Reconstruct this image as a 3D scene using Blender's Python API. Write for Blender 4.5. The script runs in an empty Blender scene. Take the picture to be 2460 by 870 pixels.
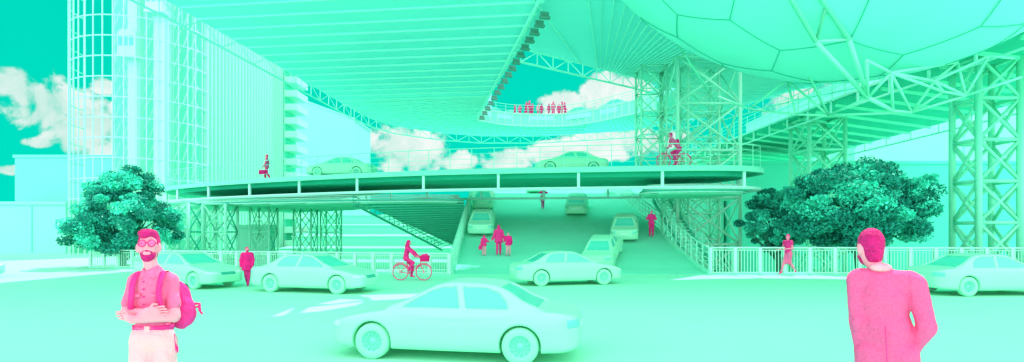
import bpy, bmesh, math, random
import numpy as np
from mathutils import Vector, Matrix, geometry
random.seed(7); np.random.seed(7)
C = bpy.context.scene.collection
sc = bpy.context.scene
PI = math.pi; rad = math.radians
# ------------------------------------------------------------------ camera
H = 2.2; F = 1250.0; HZ = 560.0          # eye height, focal length in photo pixels, horizon row
cd = bpy.data.cameras.new('camera'); cam = bpy.data.objects.new('camera', cd); C.objects.link(cam)
cam.location = (0, 0, H); cam.rotation_euler = (PI/2, 0, 0)
cd.sensor_width = 36; cd.lens = F/2460*36; cd.shift_y = (HZ-435)/2460
cd.clip_end = 6000; cd.clip_start = 0.05
sc.camera = cam
def P(X, Y, D): return Vector(((X-1230)/F*D, D, H+(HZ-Y)/F*D))
# ------------------------------------------------------------------ light
SUN_EL, SUN_AZ = rad(60), rad(25)        # azimuth measured from +Y towards +X
sd = bpy.data.lights.new('sun', 'SUN'); sun = bpy.data.objects.new('sun', sd); C.objects.link(sun)
sd.energy = 5.0; sd.angle = rad(0.5); sd.color = (1.0, 0.96, 0.9)
sv = Vector((math.sin(SUN_AZ)*math.cos(SUN_EL), math.cos(SUN_AZ)*math.cos(SUN_EL), math.sin(SUN_EL)))
sun.rotation_euler = sv.to_track_quat('Z', 'Y').to_euler()
sc.view_settings.view_transform = 'Standard'; sc.view_settings.look = 'None'
sc.view_settings.exposure = 0.0; sc.view_settings.gamma = 1.0
sc.cycles.max_bounces = 8; sc.cycles.diffuse_bounces = 5
w = bpy.data.worlds.new('World'); sc.world = w; w.use_nodes = True
def build_world():
    nt = w.node_tree; nt.nodes.clear(); N = nt.nodes.new; L = nt.links.new
    def m(op, a, b=None, c=None):
        n = N('ShaderNodeMath'); n.operation = op
        for i, v in enumerate((a, b, c)):
            if v is None: continue
            if isinstance(v, (int, float)): n.inputs[i].default_value = v
            else: L(v, n.inputs[i])
        return n.outputs[0]
    out = N('ShaderNodeOutputWorld'); bg = N('ShaderNodeBackground'); L(bg.outputs[0], out.inputs[0])
    sky = N('ShaderNodeTexSky'); sky.sky_type = 'NISHITA'; sky.sun_disc = False
    sky.sun_elevation = SUN_EL; sky.sun_rotation = SUN_AZ
    bw = N('ShaderNodeRGBToBW'); L(sky.outputs[0], bw.inputs[0])
    tc = N('ShaderNodeTexCoord'); sp = N('ShaderNodeSeparateXYZ'); L(tc.outputs['Generated'], sp.inputs[0])
    x, y, z = sp.outputs
    az = m('MULTIPLY', m('ARCTAN2', x, y), 180/PI); el = m('MULTIPLY', m('ARCSINE', z), 180/PI)
    nz = N('ShaderNodeTexNoise'); nz.inputs['Scale'].default_value = 13; nz.inputs['Detail'].default_value = 10; nz.inputs['Distortion'].default_value = .6
    nz.inputs['Roughness'].default_value = .6; L(tc.outputs['Generated'], nz.inputs['Vector'])
    nz2 = N('ShaderNodeTexNoise'); nz2.inputs['Scale'].default_value = 42; nz2.inputs['Detail'].default_value = 8
    L(tc.outputs['Generated'], nz2.inputs['Vector'])
    # cloud banks: azimuth, elevation, half sizes (degrees)
    blobs = [(-44.3,11.8,2.6,1.5),(-41.5,10.3,3.4,2.4),(-39.3,8.6,3.4,3.1),(-37.8,6.6,2.4,2.4),(-36,10,2.4,2),(-38,12.5,1.2,.8),(-42.3,7.3,1.2,.5),(-43.5,5,1.5,.5),
             (-11.2,8.5,4.6,3.0),(-5.6,7.6,2.6,1.4),(-1,7.6,3.4,1.7),(4.5,8.6,3.2,1.4),(9.5,9.4,4,1.8),(15,9.8,4.5,1.6),(5.5,13.6,2.3,2),(10.5,15,3.2,2.4),(13,14.2,2.5,3),(30,12.2,4.5,2.2),
             (60,14,12,7),(-75,10,12,6),(110,20,25,10),(-120,18,25,12),(170,22,30,12)]
    acc = None
    for a, e, ra, re in blobs:
        u = m('DIVIDE', m('SUBTRACT', az, a), ra); v = m('DIVIDE', m('SUBTRACT', el, e), re)
        d = m('SUBTRACT', 1.0, m('ADD', m('MULTIPLY', u, u), m('MULTIPLY', v, v)))
        acc = d if acc is None else m('MAXIMUM', acc, d)
    acc = m('MAXIMUM', acc, -1.6)
    dens = m('ADD', acc, m('MULTIPLY', m('SUBTRACT', nz.outputs[0], .5), 3.4))
    dens = m('ADD', dens, m('MULTIPLY', m('SUBTRACT', nz2.outputs[0], .5), 1.8))
    mr = N('ShaderNodeMapRange'); mr.interpolation_type = 'SMOOTHSTEP'; L(dens, mr.inputs[0])
    mr.inputs[1].default_value = 0.0; mr.inputs[2].default_value = .6
    def mix(f, a, b):
        n = N('ShaderNodeMix'); n.data_type = 'RGBA'
        for s, v in ((0, f), (6, a), (7, b)):
            if isinstance(v, (tuple, float)): n.inputs[s].default_value = v if isinstance(v, float) else (*v, 1)
            else: L(v, n.inputs[s])
        return n.outputs[2]
    cs = N('ShaderNodeMapRange'); L(nz.outputs[0], cs.inputs[0]); cs.inputs[1].default_value = .35; cs.inputs[2].default_value = .62
    cloud = mix(cs.outputs[0], (.50, .84, .74), (.90, .97, .94))
    grad = N('ShaderNodeMapRange'); L(el, grad.inputs[0]); grad.inputs[1].default_value = 0; grad.inputs[2].default_value = 30
    teal = mix(grad.outputs[0], (.0, .77, .57), (.0, .68, .49))
    front = mix(mr.outputs[0], teal, cloud)
    # bright veil of sky behind the viewer (neutral daylight)
    sc_ = m('MULTIPLY', bw.outputs[0], .10)
    cmb = N('ShaderNodeCombineColor'); 
    back = mix(m('MINIMUM', m('MULTIPLY', m('ADD', sc_, .9), 1.0), 1.0), (1.0, 1.0, 1.0), (1.0, .98, 1.0))
    bf = N('ShaderNodeMapRange'); bf.interpolation_type = 'SMOOTHSTEP'; L(y, bf.inputs[0]); bf.inputs[1].default_value = .25; bf.inputs[2].default_value = -.25
    vm = N('ShaderNodeVectorMath'); vm.operation = 'SCALE'; L(back, vm.inputs[0]); L(m('ADD', m('MULTIPLY', sc_, 1.0), BACK), vm.inputs['Scale'])
    L(mix(bf.outputs[0], front, vm.outputs[0]), bg.inputs[0]); bg.inputs[1].default_value = 1.0
BACK = 1.8
build_world()
# ------------------------------------------------------------------ materials
def mat(name, col, rough=.7, var=.05, bump=0.0, bscale=40, vscale=3.0, metal=0, spec=.3):
    m = bpy.data.materials.new(name); m.use_nodes = True; nt = m.node_tree
    b = nt.nodes['Principled BSDF']; b.inputs['Roughness'].default_value = rough; b.inputs['Metallic'].default_value = metal
    b.inputs['Specular IOR Level'].default_value = spec
    tc = nt.nodes.new('ShaderNodeTexCoord'); nz = nt.nodes.new('ShaderNodeTexNoise'); nz.inputs['Scale'].default_value = vscale
    nz.inputs['Detail'].default_value = 6; nt.links.new(tc.outputs['Object'], nz.inputs['Vector'])
    r = nt.nodes.new('ShaderNodeValToRGB'); nt.links.new(nz.outputs[0], r.inputs[0])
    r.color_ramp.elements[0].position = .3; r.color_ramp.elements[1].position = .7
    r.color_ramp.elements[0].color = (*[c*(1-var) for c in col], 1); r.color_ramp.elements[1].color = (*[min(1, c*(1+var)) for c in col], 1)
    nt.links.new(r.outputs[0], b.inputs['Base Color'])
    if bump:
        n2 = nt.nodes.new('ShaderNodeTexNoise'); n2.inputs['Scale'].default_value = bscale; n2.inputs['Detail'].default_value = 4
        nt.links.new(tc.outputs['Object'], n2.inputs['Vector'])
        bp = nt.nodes.new('ShaderNodeBump'); bp.inputs['Strength'].default_value = bump; bp.inputs['Distance'].default_value = .05
        nt.links.new(n2.outputs[0], bp.inputs['Height']); nt.links.new(bp.outputs[0], b.inputs['Normal'])
    return m
M = dict(
    ground=mat('plaza_ground', (0.3, 0.91, 0.64), .8, .03, .05, 60, .6),
    low=mat('lower_ground', (0.28, 0.9, 0.66), .9, .04, 0, 10, .3),
    ramp=mat('ramp_surface', (0.18, 0.84, 0.6), .8, .03, .05, 60, 1),
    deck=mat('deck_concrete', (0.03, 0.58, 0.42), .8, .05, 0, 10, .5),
    fascia=mat('fascia_paint', (0.22, 0.88, 0.66), .6, .03),
    roof=mat('roof_panel', (0.34, 0.9, 0.94), .7, .03, 0, 10, .2),
    rib=mat('roof_rib', (0.5, 0.97, 0.88), .6, .02),
    steel=mat('steel_tube', (0.28, 0.9, 0.68), .5, .03),
    white=mat('pale_steel', (0.44, 0.94, 0.76), .5, .02),
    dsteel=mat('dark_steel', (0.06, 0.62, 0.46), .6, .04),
    bldg=mat('pale_building', (0.26, 0.86, 0.66), .8, .04, 0, 10, .15),
    bldg2=mat('mint_building', (0.18, 0.8, 0.62), .8, .04, 0, 10, .2),
    wall=mat('deep_wall', (0.09, 0.74, 0.56), .8, .06, 0, 10, .15),
    fin=mat('fin_metal', (0.15, 0.78, 0.62), .6, .03),
    bowl=mat('bowl_skin', (0.28, 0.9, 0.82), .6, .04, 0, 10, .3),
    seam=mat('seam', (0.03, 0.52, 0.38), .8, .0),
    car=mat('clay_car_paint', (0.29, 0.88, 0.59), .42, .02, 0, 10, 2, 0, .5),
    glass=mat('car_glass', (0.08, 0.7, 0.52), .15, .02, 0, 10, 2, 0, .6),
    tyre=mat('tyre', (0.27, 0.86, 0.58), .7, .02),
    rim=mat('wheel_rim', (0.2, 0.84, 0.64), .5, .02),
    grille=mat('grille', (.03,.45,.33), .6, .02),
    lampd=mat('floodlight_body', (.12,.30,.25), .6, .05),
    leafa=mat('leaf_highlit', (0.05, 0.74, 0.57), .6, .35, 0, 10, 2.5),  # crown highlights put into a lighter leaf colour
    leafb=mat('leaf_shaded', (0.012, 0.36, 0.28), .7, .35, 0, 10, 2.5),  # shaded clumps of the crown put into a darker leaf colour
    bark=mat('bark', (.04,.26,.19), .9, .2, .5, 20),
    magenta=mat('magenta_cloth', (0.92, 0.012, 0.24), .8, .10, .4, 30, 12),
    hot=mat('hot_pink_cloth', (0.95, 0.03, 0.27), .8, .12, .5, 25, 10),
    deep=mat('deep_magenta', (.72,.003,.16), .7, .10, .3, 60, 20),
    mid=mat('pink_shirt', (0.9, 0.14, 0.34), .85, .06, .8, 13, 30),
    tweed=mat('pink_tweed', (0.9, 0.1, 0.3), .9, .16, .9, 9, 90),
    light=mat('light_pink_cloth', (0.92, 0.36, 0.48), .85, .12, .6, 18, 10),
    white_cloth=mat('white_trousers', (0.93, 0.38, 0.48), .85, .05, .8, 9, 6),
    skin=mat('pale_pink_skin', (0.92, 0.28, 0.4), .6, .06, .08, 30, 8),
    skin2=mat('rose_skin', (0.92, 0.24, 0.38), .6, .10, .08, 30, 10),
    hair=mat('magenta_hair', (0.85, 0.008, 0.21), .7, .25, .8, 60, 30),
    lens=mat('sunglass_lens', (.80,.12,.36), .2, .35, 0, 10, 60),
)
# ------------------------------------------------------------------ helpers
def tag(o, label=None, cat=None, group=None, kind=None):
    if label: o['label'] = label
    if cat: o['category'] = cat
    if group: o['group'] = group
    if kind: o['kind'] = kind
    return o
def empty(name, label, cat, loc=(0,0,0), rz=0, group=None):
    o = bpy.data.objects.new(name, None); C.objects.link(o); o.location = loc; o.rotation_euler = (0,0,rz)
    o.empty_display_size = .2
    return tag(o, label, cat, group)
class MB:
    def __init__(s): s.v = []; s.f = []; s.n = 0
    def add(s, v, f):
        s.v.extend([tuple(p) for p in v]); k = s.n; s.f.extend([tuple(i+k for i in q) for q in f]); s.n += len(v)
    def box(s, c, size, rz=0, R=None):
        hx, hy, hz = [a/2 for a in size]; R = R or Matrix.Rotation(rz, 3, 'Z'); c = Vector(c)
        s.add([c + R @ Vector((sx*hx, sy*hy, sz*hz)) for sz in (-1,1) for sy in (-1,1) for sx in (-1,1)],
              [(0,2,3,1),(4,5,7,6),(0,1,5,4),(2,6,7,3),(0,4,6,2),(1,3,7,5)])
    def beam(s, a, b, wd, ht):
        a = Vector(a); b = Vector(b); d = b-a
        if d.length < 1e-5: return
        q = d.normalized(); up = Vector((0,0,1)) if abs(q.z) < .95 else Vector((0,1,0))
        sx = q.cross(up).normalized(); uz = sx.cross(q)
        s.add([p + sx*(i*wd/2) + uz*(j*ht/2) for p in (a, b) for (i, j) in ((-1,-1),(1,-1),(1,1),(-1,1))],
              [(0,1,2,3),(7,6,5,4),(0,4,5,1),(1,5,6,2),(2,6,7,3),(3,7,4,0)])
    def tube(s, a, b, r0, r1=None, n=6):
        r1 = r0 if r1 is None else r1
        a = Vector(a); b = Vector(b); d = b-a
        if d.length < 1e-5: return
        q = d.normalized(); up = Vector((0,0,1)) if abs(q.z) < .95 else Vector((0,1,0))
        sx = q.cross(up).normalized(); uz = sx.cross(q)
        vs = [p + (sx*math.cos(t*2*PI/n) + uz*math.sin(t*2*PI/n))*r for p, r in ((a, r0), (b, r1)) for t in range(n)]
        s.add(vs, [(i, (i+1)%n, n+(i+1)%n, n+i) for i in range(n)] + [tuple(range(n-1,-1,-1)), tuple(range(n, 2*n))])
    def path(s, pts, r, n=6, closed=False):
        pts = [Vector(p) for p in pts]; m = len(pts); rs = r if isinstance(r, (list, tuple)) else [r]*m
        vs = []
        for i, p in enumerate(pts):
            a = pts[i-1] if (i > 0 or closed) else p; b = pts[(i+1) % m] if (i < m-1 or closed) else p
            q = (b-a).normalized(); up = Vector((0,0,1)) if abs(q.z) < .9 else Vector((0,1,0))
            sx = q.cross(up).normalized(); uz = sx.cross(q)
            vs += [p + (sx*math.cos(t*2*PI/n) + uz*math.sin(t*2*PI/n))*rs[i] for t in range(n)]
        fs = []
        for i in range(m if closed else m-1):
            j = (i+1) % m
            fs += [(i*n+t, i*n+(t+1)%n, j*n+(t+1)%n, j*n+t) for t in range(n)]
        if not closed: fs += [tuple(range(n-1,-1,-1)), tuple(range((m-1)*n, m*n))]
        s.add(vs, fs)
    def prism(s, poly, z0, z1, holes=()):
        loops = [list(poly)] + [list(h) for h in holes]
        flat = [p for l in loops for p in l]; n = len(flat)
        tris = geometry.tessellate_polygon([[Vector((p[0], p[1], 0)) for p in l] for l in loops])
        z0f = z0 if callable(z0) else (lambda p: z0); z1f = z1 if callable(z1) else (lambda p: z1)
        vs = [(p[0], p[1], z0f(p)) for p in flat] + [(p[0], p[1], z1f(p)) for p in flat]
        fs = [t for t in tris] + [tuple(i+n for i in t) for t in tris]
        k = 0
        for l in loops:
            for i in range(len(l)): a = k+i; b = k+(i+1) % len(l); fs.append((a, b, b+n, a+n))
            k += len(l)
        s.add(vs, fs)
    def lathe(s, prof, n=24, axis='Y'):
        m = len(prof); vs = []
        for i in range(n):
            t = i*2*PI/n
            for r, h in prof:
                vs.append((r*math.cos(t), h, r*math.sin(t)) if axis == 'Y' else (r*math.cos(t), r*math.sin(t), h))
        s.add(vs, [(i*m+j, ((i+1)%n)*m+j, ((i+1)%n)*m+j+1, i*m+j+1) for i in range(n) for j in range(m-1)])
    def build(s, name, material, parent=None, smooth=False, world=True, fixn=True, label=None):
        me = bpy.data.meshes.new(name)
        off = Vector(parent.location) if (parent is not None and world and parent.parent is None) else Vector((0,0,0))
        if parent is not None and world and parent.parent is not None: off = Vector(parent.parent.location)+Vector(parent.location)
        me.from_pydata([(v[0]-off.x, v[1]-off.y, v[2]-off.z) for v in s.v], [], s.f)
        if fixn:
            bm = bmesh.new(); bm.from_mesh(me); bmesh.ops.recalc_face_normals(bm, faces=bm.faces); bm.to_mesh(me); bm.free()
        me.materials.append(material)
        if smooth: me.polygons.foreach_set('use_smooth', [True]*len(me.polygons))
        o = bpy.data.objects.new(name, me); C.objects.link(o)
        if parent is not None: o.parent = parent
        if label: o['label'] = label
        return o
def struct(o, kind='structure'): o['kind'] = kind; return o
def copy_tree(o, parent=None):
    c = o.copy(); C.objects.link(c)
    if parent is not None: c.parent = parent
    for ch in list(o.children): copy_tree(ch, c)
    return c
def spline(pts, n=8, closed=True):
    out = []; m = len(pts)
    for i in range(m if closed else m-1):
        g = lambda k: Vector(pts[k % m]) if closed else Vector(pts[min(max(k, 0), m-1)])
        p0, p1, p2, p3 = g(i-1), g(i), g(i+1), g(i+2)
        for j in range(n):
            t = j/n
            out.append(.5*((2*p1)+(p2-p0)*t+(2*p0-5*p1+4*p2-p3)*t*t+(3*p1-p0-3*p2+p3)*t**3))
    if not closed: out.append(Vector(pts[-1]))
    return out
def resample(pts, step, closed=False):
    pts = [Vector(p) for p in pts]
    if closed: pts = pts+[pts[0]]
    out = [pts[0].copy()]; acc = 0
    for a, b in zip(pts, pts[1:]):
        L = (b-a).length; t = step-acc
        while t <= L: out.append(a.lerp(b, t/L)); t += step
        acc = (acc+L) % step
    return out
# ------------------------------------------------------------------ ground
SH = Vector((-8.66*math.sin(SUN_AZ), -8.66*math.cos(SUN_AZ)))     # how far a shadow from the roof (z 15) lands
edge_l = [(-27,33.4), (-3.25,27.55)]                       # plaza edge under the left fence
g = MB(); g.prism([(-200,-40),(-3.25,-40),(10.5,-40),(60,-40),(60,28.0),(10.5,28.0),(10.5,27.55),(-3.25,27.55),(-27,33.4),(-27,75),(-200,75)], -2.6, 0)
struct(g.build('plaza_ground', M['ground']))
g = MB(); g.box((0,1400,-2.25), (6000,3400,.5)); struct(g.build('lower_ground', M['low']))
g = MB(); g.box((0,-.5,.225), (9,9,.45)); struct(g.build('viewing_terrace', M['ground']))
# ramp road up to the deck and beyond
def rz(D):
    pts = [(27.5,0.0),(29,.25),(32,1.05),(36,2.15),(44,4.3),(49,5.6),(52,6.15),(56,6.3),(70,6.3)]
    for (a, za), (b, zb) in zip(pts, pts[1:]):
        if D <= b: return za+(zb-za)*(max(D,a)-a)/(b-a)
    return 6.3
def rx(D): t = (D-27.5)/23.5; return (-3.1-.5*t, 10.4-.5*t)
Ds = [27.5,28.3,29,30,31,32,34,36,38,40,42,44,46,48,49,50,51,52,54,56,62,70]
g = MB(); vs = []
for D in Ds:
    a, b = rx(D); z = rz(D); vs += [(a,D,z+.012),(b,D,z+.012),(b,D,z-.5),(a,D,z-.5)]
n = len(Ds)
g.add(vs, [(4*i+j, 4*i+(j+1)%4, 4*i+4+(j+1)%4, 4*i+4+j) for i in range(n-1) for j in range(4)] + [(0,1,2,3),(4*n-4,4*n-3,4*n-2,4*n-1)])
struct(g.build('ramp_road', M['ramp']))
g = MB()
for side in (0, 1):
    pts = [Vector((rx(D)[side]+(.06 if side else -.06), D, rz(D)+.05)) for D in Ds]
    for a, b in zip(pts, pts[1:]): g.beam(a, b, .14, .3)
o = g.build('ramp_kerb', M['steel']); struct(o)
# ------------------------------------------------------------------ big roof
RZ = 15.0
hole = [(.6,36),(10.2,42.7),(14.5,46),(14.2,51),(12.6,52.8),(9,57),(5.7,59.2),(.5,59),(-2,57.6),(-3.6,56)]
far_e = [(-16.4,54),(-15.6,58.5),(-14.0,62),(-9.5,66),(-4.4,68.3),(3.8,68.5),(15.4,64.5),(21.5,56),(25.2,46.5),(28.5,42)]
outer = [(-21.5,13),(30,13),(29.5,41)] + [tuple(p[:2]) for p in reversed([Vector((a,b,0)) for a, b in far_e])] + [(-19,28.6)]
def gp(X, Y): D = H*F/(Y-HZ); return Vector(((X-1230)/F*D, D))
def slot(px): return [tuple(gp(*p)-SH) for p in px]
slots = [slot([(652,761),(700,741),(724,737),(712,749),(694,757)]),
         slot([(722,752),(745,737),(890,722),(868,732),(770,748)]),
         slot([(762,731),(830,716),(884,713),(892,719),(800,730)]),
         slot([(884,718),(862,708),(1035,703),(1010,712),(960,719),(896,722)]),
         [(8.6,29.6),(13,30.4),(24.5,31.0),(26,36.8),(14,35.6)]]
def rounded(poly, n=3): return poly
roof = empty('roof_canopy', 'huge pale green ribbed roof spanning overhead with a sky opening', 'roof', (5,40,RZ))
g = MB(); g.prism(outer, RZ, RZ+.5, [hole]+slots); g.build('roof_panel', M['roof'], roof)
def inside(p, poly):
    r = False; j = len(poly)-1
    for i in range(len(poly)):
        a, b = poly[i], poly[j]
        if (a[1] > p[1]) != (b[1] > p[1]) and p[0] < (b[0]-a[0])*(p[1]-a[1])/(b[1]-a[1])+a[0]: r = not r
        j = i
    return r
def clip_line(a, b, step=.25, dens=True):
    """keep the stretches of a-b that lie under the roof"""
    a = Vector(a); b = Vector(b); L = (b-a).length; k = max(2, int(L/step)); runs = []; cur = None
    for i in range(k+1):
        p = a.lerp(b, i/k); ok = inside(p, outer) and not inside(p, hole) and not any(inside(p, s) for s in slots)
        if ok: cur = [p, p] if cur is None else [cur[0], p]
        elif cur: runs.append(cur); cur = None
    if cur: runs.append(cur)
    return [r for r in runs if (r[1]-r[0]).length > .4]
ea, eb = Vector((1.7,28.6)), Vector((-3.6,56))            # edge truss line between the two roof halves
g1 = MB(); nrib = 0
for i in range(40):                                       # lateral ribs of the left half
    y0 = 18+i*1.6
    b0 = -22.0; xe = 1.7+(y0-1-28.6)*(-5.3/27.4) if y0 < 55 else 9
    a = (b0, y0+2.2); b = (xe, y0-.14*(xe+4)+.3)
    for r in clip_line(a, b):
        g = MB(); g.beam((*r[0], RZ-.05), (*r[1], RZ-.05), .08, .1); g.build('roof_rib', M['rib'], roof); nrib += 1
g = MB()                                                   # radiating ribs of the right half and the far ring
cc = Vector((8,47))
for i in range(170):
    t = i*2*PI/170
    for r in clip_line(cc, cc+Vector((math.cos(t), math.sin(t)))*48):
        r0, r1 = r
        if r0.x < 1.7+(r0.y-28.6)*(-5.3/27.4)-.5 and r0.y < 56 or (r1.x < .5 and r1.y < 50): continue
        g.beam((*r0, RZ-.06), (*r1, RZ-.06), .045, .1)
o = g.build('radial_ribs', M['rib'], roof); o['kind'] = 'stuff'
def edge_truss(pts, h, step, up=1, r=.06):
    g = MB(); q = resample(pts, step)
    for i, p in enumerate(q):
        t = p+Vector((0,0,h*up)); g.tube(p, t, r*.8, n=5)
        if i < len(q)-1:
            p2 = q[i+1]; t2 = p2+Vector((0,0,h*up))
            g.beam(p, p2, r*2.2, r*2.2); g.beam(t, t2, r*2, r*2); g.tube(p if i % 2 else t, t2 if i % 2 else p2, r*.7, n=5)
    return g
edge_truss([(-21.9,13.2,RZ+.1),(-19.1,28.6,RZ+.1),(-16.55,54,RZ+.1)], 1.0, 1.7, -1, r=.045).build('edge_truss', M['rib'], roof)
edge_truss([(a,b+.1,RZ) for a, b in far_e], .95, 1.7, -1, r=.05).build('edge_truss', M['rib'], roof)
edge_truss([(1.75,27,RZ),(.45,36,RZ),(-3.7,56,RZ)], 1.0, 1.3, 1, r=.045).build('edge_truss', M['rib'], roof)
edge_truss([(.6,36.05,RZ),(10.2,42.75,RZ),(14.5,46.05,RZ)], .95, 1.45, -1, r=.055).build('edge_truss', M['rib'], roof)
g = MB(); g.prism([(-3,49),(21,49),(21,68),(-3,68)], 28, 28.4)  # unseen slab on posts, added to keep the sun off the ramp
for a in (-2.5,20.5):
    for b in (66,67.4): g.box((a,b-8,21.6), (.4,.4,13))
g.build('sun_blocker_slab', M['roof'], roof)
g = MB(); g.beam((2.9,20,RZ-.35), (-3.7,56.2,RZ-.35), .12, .2); g.build('main_beam', M['rib'], roof)
# ring deck on the far side of the sky opening: fascia with dividers, rail
ring_e = spline([(-3.7,56.0,0),(-2,57.6,0),(.5,58.9,0),(5.7,59.1,0),(9,57,0),(12.6,52.8,0),(14.2,51,0)], 8, False)
g = MB()
for a, b in zip(ring_e, ring_e[1:]): g.beam(Vector((a.x,a.y,15.0)), Vector((b.x,b.y,15.0)), .12, 1.3)
g.build('ring_fascia', M['fascia'], roof)
g = MB()
for p in resample(ring_e, .95): g.box((p.x,p.y-.1,15.0), (.09,.12,1.3))
for a, b in zip(ring_e, ring_e[1:]):
    for z in (14.35,15.68): g.beam(Vector((a.x,a.y-.08,z)), Vector((b.x,b.y-.08,z)), .14, .1)
g.build('ring_trim', M['white'], roof)
def railing(name, label, pts, h=1.15, step=2.0, rails=4, mat_=None, r=.03, cat='railing', post_parts=True, closed=False):
    pts = [Vector(p) for p in pts]; root = empty(name, label, cat, pts[0]); mat_ = mat_ or M['steel']
    g = MB()
    for a, b in zip(pts, pts[1:]+([pts[0]] if closed else [])):
        for k in range(rails):
            z = h*(k+1)/rails; g.tube(a+Vector((0,0,z)), b+Vector((0,0,z)), r*(1.3 if k == rails-1 else .7), n=5)
    g.build('rails', mat_, root)
    for p in resample(pts, step, closed):
        q = MB(); q.tube(p, p+Vector((0,0,h)), r*1.2, n=5); q.build('post', mat_, root)
    return root
railing('ring_railing', 'thin pale railing on the ring edge above the sky opening', [Vector((p.x,p.y+.15,15.55)) for p in ring_e], 1.2, 1.3, 4, M['steel'], .022)
# dark floodlights hung along the main beam beside the sky opening
ordn = 'first second third fourth fifth sixth seventh eighth ninth tenth eleventh twelfth thirteenth fourteenth fifteenth sixteenth farthest'.split()
k = 0
for i in range(17):
    D = 29.2*(1.0405**i); X = 1.7+(D-28.6)*(-5.3/27.4)+.25
    root = empty('floodlight', ('small dark floodlight, %s from the near end of the row along the roof beam' % ordn[i]) if i < 16 else 'farthest and smallest dark floodlight at the low end of the beam row', 'floodlight', (X, D, RZ-.6), .2, 'dark floodlights in a row along the roof beam')
    if i == 0:
        g = MB(); g.box((0,0,-.12), (.6,.26,.12)); 
        for s in (-.25,0,.25): g.box((s*.8,0,-.03), (.05,.24,.08))
        hm = g.build('housing', M['lampd'], root, world=False); g = MB(); g.box((0,0,.11), (.5,.05,.22)); bm_ = g.build('bracket', M['lampd'], root, world=False)
    else:
        for s in (hm, bm_): c = s.copy(); C.objects.link(c); c.parent = root
# ------------------------------------------------------------------ elevated deck over the ramp
DZ = 6.2
front_e = [(-29.8,56.5),(-32.6,53.2),(-32.6,49.2),(-28.6,44.2),(-18.8,38.6),(-6.2,33.8),(5.3,31.7),(12.2,31.0),(15.2,32.0),(15.8,34.2)]
back_e = [(14.2,38),(9,40.4),(3,41.2),(-4,42.2),(-9,45),(-14,50.5),(-19,56),(-25,58)]
dk = spline([(a,b,0) for a, b in front_e+back_e], 8)
deck = empty('elevated_deck', 'broad curved elevated roadway deck with dark underside crossing above the ramp', 'bridge', (0,38,DZ))
def inset(pts, d):
    out = []; n = len(pts)
    for i in range(n):
        t = (pts[(i+1) % n]-pts[i-1]).normalized(); out.append(pts[i]+Vector((-t.y, t.x, 0))*d)
    return out
dk_i = inset(dk, .12); dk_s = inset(dk, .5)
area = sum(a.x*b.y-b.x*a.y for a, b in zip(dk, dk[1:]+dk[:1]))
if area < 0: dk_i = inset(dk, -.12); dk_s = inset(dk, -.5)
sgn = 1 if area > 0 else -1
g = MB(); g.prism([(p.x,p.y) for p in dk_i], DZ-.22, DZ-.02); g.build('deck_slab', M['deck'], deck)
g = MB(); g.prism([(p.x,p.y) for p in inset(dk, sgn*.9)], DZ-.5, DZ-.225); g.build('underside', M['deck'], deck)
g = MB()
for a, b in zip(dk, dk[1:]+dk[:1]): g.beam(Vector((a.x,a.y,DZ-.13)), Vector((b.x,b.y,DZ-.13)), .22, .32)
g.build('fascia', M['fascia'], deck)
RL = DZ-1.25
g = MB()
lo = inset(dk, sgn*.1); g.path([Vector((p.x,p.y,RL)) for p in lo], .1, 6, True); g.build('lower_ring', M['rib'], deck)
for p in resample([Vector((q.x,q.y,0)) for q in lo], 5.0, True):
    g = MB(); g.box((p.x,p.y,(RL+DZ-.3)/2), (.16,.16,DZ-.3-RL)); g.build('hanger_post', M['rib'], deck)
# stepped ribbed soffits hung inside the lower ring (left and right lobes)
def lobe(name, pts, z, label=None):
    q = spline([(a,b,0) for a, b in pts], 6)
    root = empty(name, label, 'platform', (q[0].x,q[0].y,z))
    g = MB(); g.prism([(p.x,p.y) for p in q], z, z+.18); g.build('slab', M['deck'], root)
    g = MB()
    for k in range(4):
        r = inset(q, sgn*(.0+k*.0)); g.path([Vector((p.x,p.y,z+.02+k*.16)) for p in inset(q, (-.12*k)*(1 if sum(a.x*b.y-b.x*a.y for a,b in zip(q,q[1:]+q[:1]))>0 else -1)*-1)], .05, 5, True)
    g.build('edge_rings', M['rib'], root)
    ys = [p.y for p in q]; y = min(ys)+.5; g = MB()
    poly = [(p.x,p.y) for p in q]
    while y < max(ys):
        xs = [x*.25 for x in range(-160,100) if inside((x*.25, y), poly)]
        if xs: g.beam((xs[0],y,z-.05), (xs[-1],y,z-.05), .08, .12)
        y += .8
    g.build('soffit_ribs', M['fascia'], root)
    return root
lobe('lower_platform', [(-27,43),(-17,39),(-9,37.5),(-4.2,37.5),(-4.2,39.5),(-10,44),(-16,50),(-22,54),(-29,50)], 4.45, 'ribbed lower platform under the left half of the deck on lattice towers')
lobe('landing_platform', [(8.6,33.2),(11.5,32.3),(14.4,32.6),(15.0,34.2),(13.5,36.2),(10.8,37.6),(9.0,36.2)], 4.75, 'small ribbed landing platform under the right end of the deck')
near_edge = [p for p in dk if True]
rp = [Vector((p.x,p.y,DZ)) for p in spline([(a,b,0) for a, b in front_e], 8, False)]
railing('deck_railing', 'long thin railing along the front edge of the curved deck', rp, 1.35, 1.45, 4, M['steel'], .019)
rp2 = [Vector((p.x,p.y,DZ)) for p in spline([(a,b,0) for a, b in back_e], 6, False)]
railing('deck_railing', 'thin railing along the rear edge of the curved deck behind the cars', rp2, 1.2, 2.4, 3, M['steel'], .016)
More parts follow.
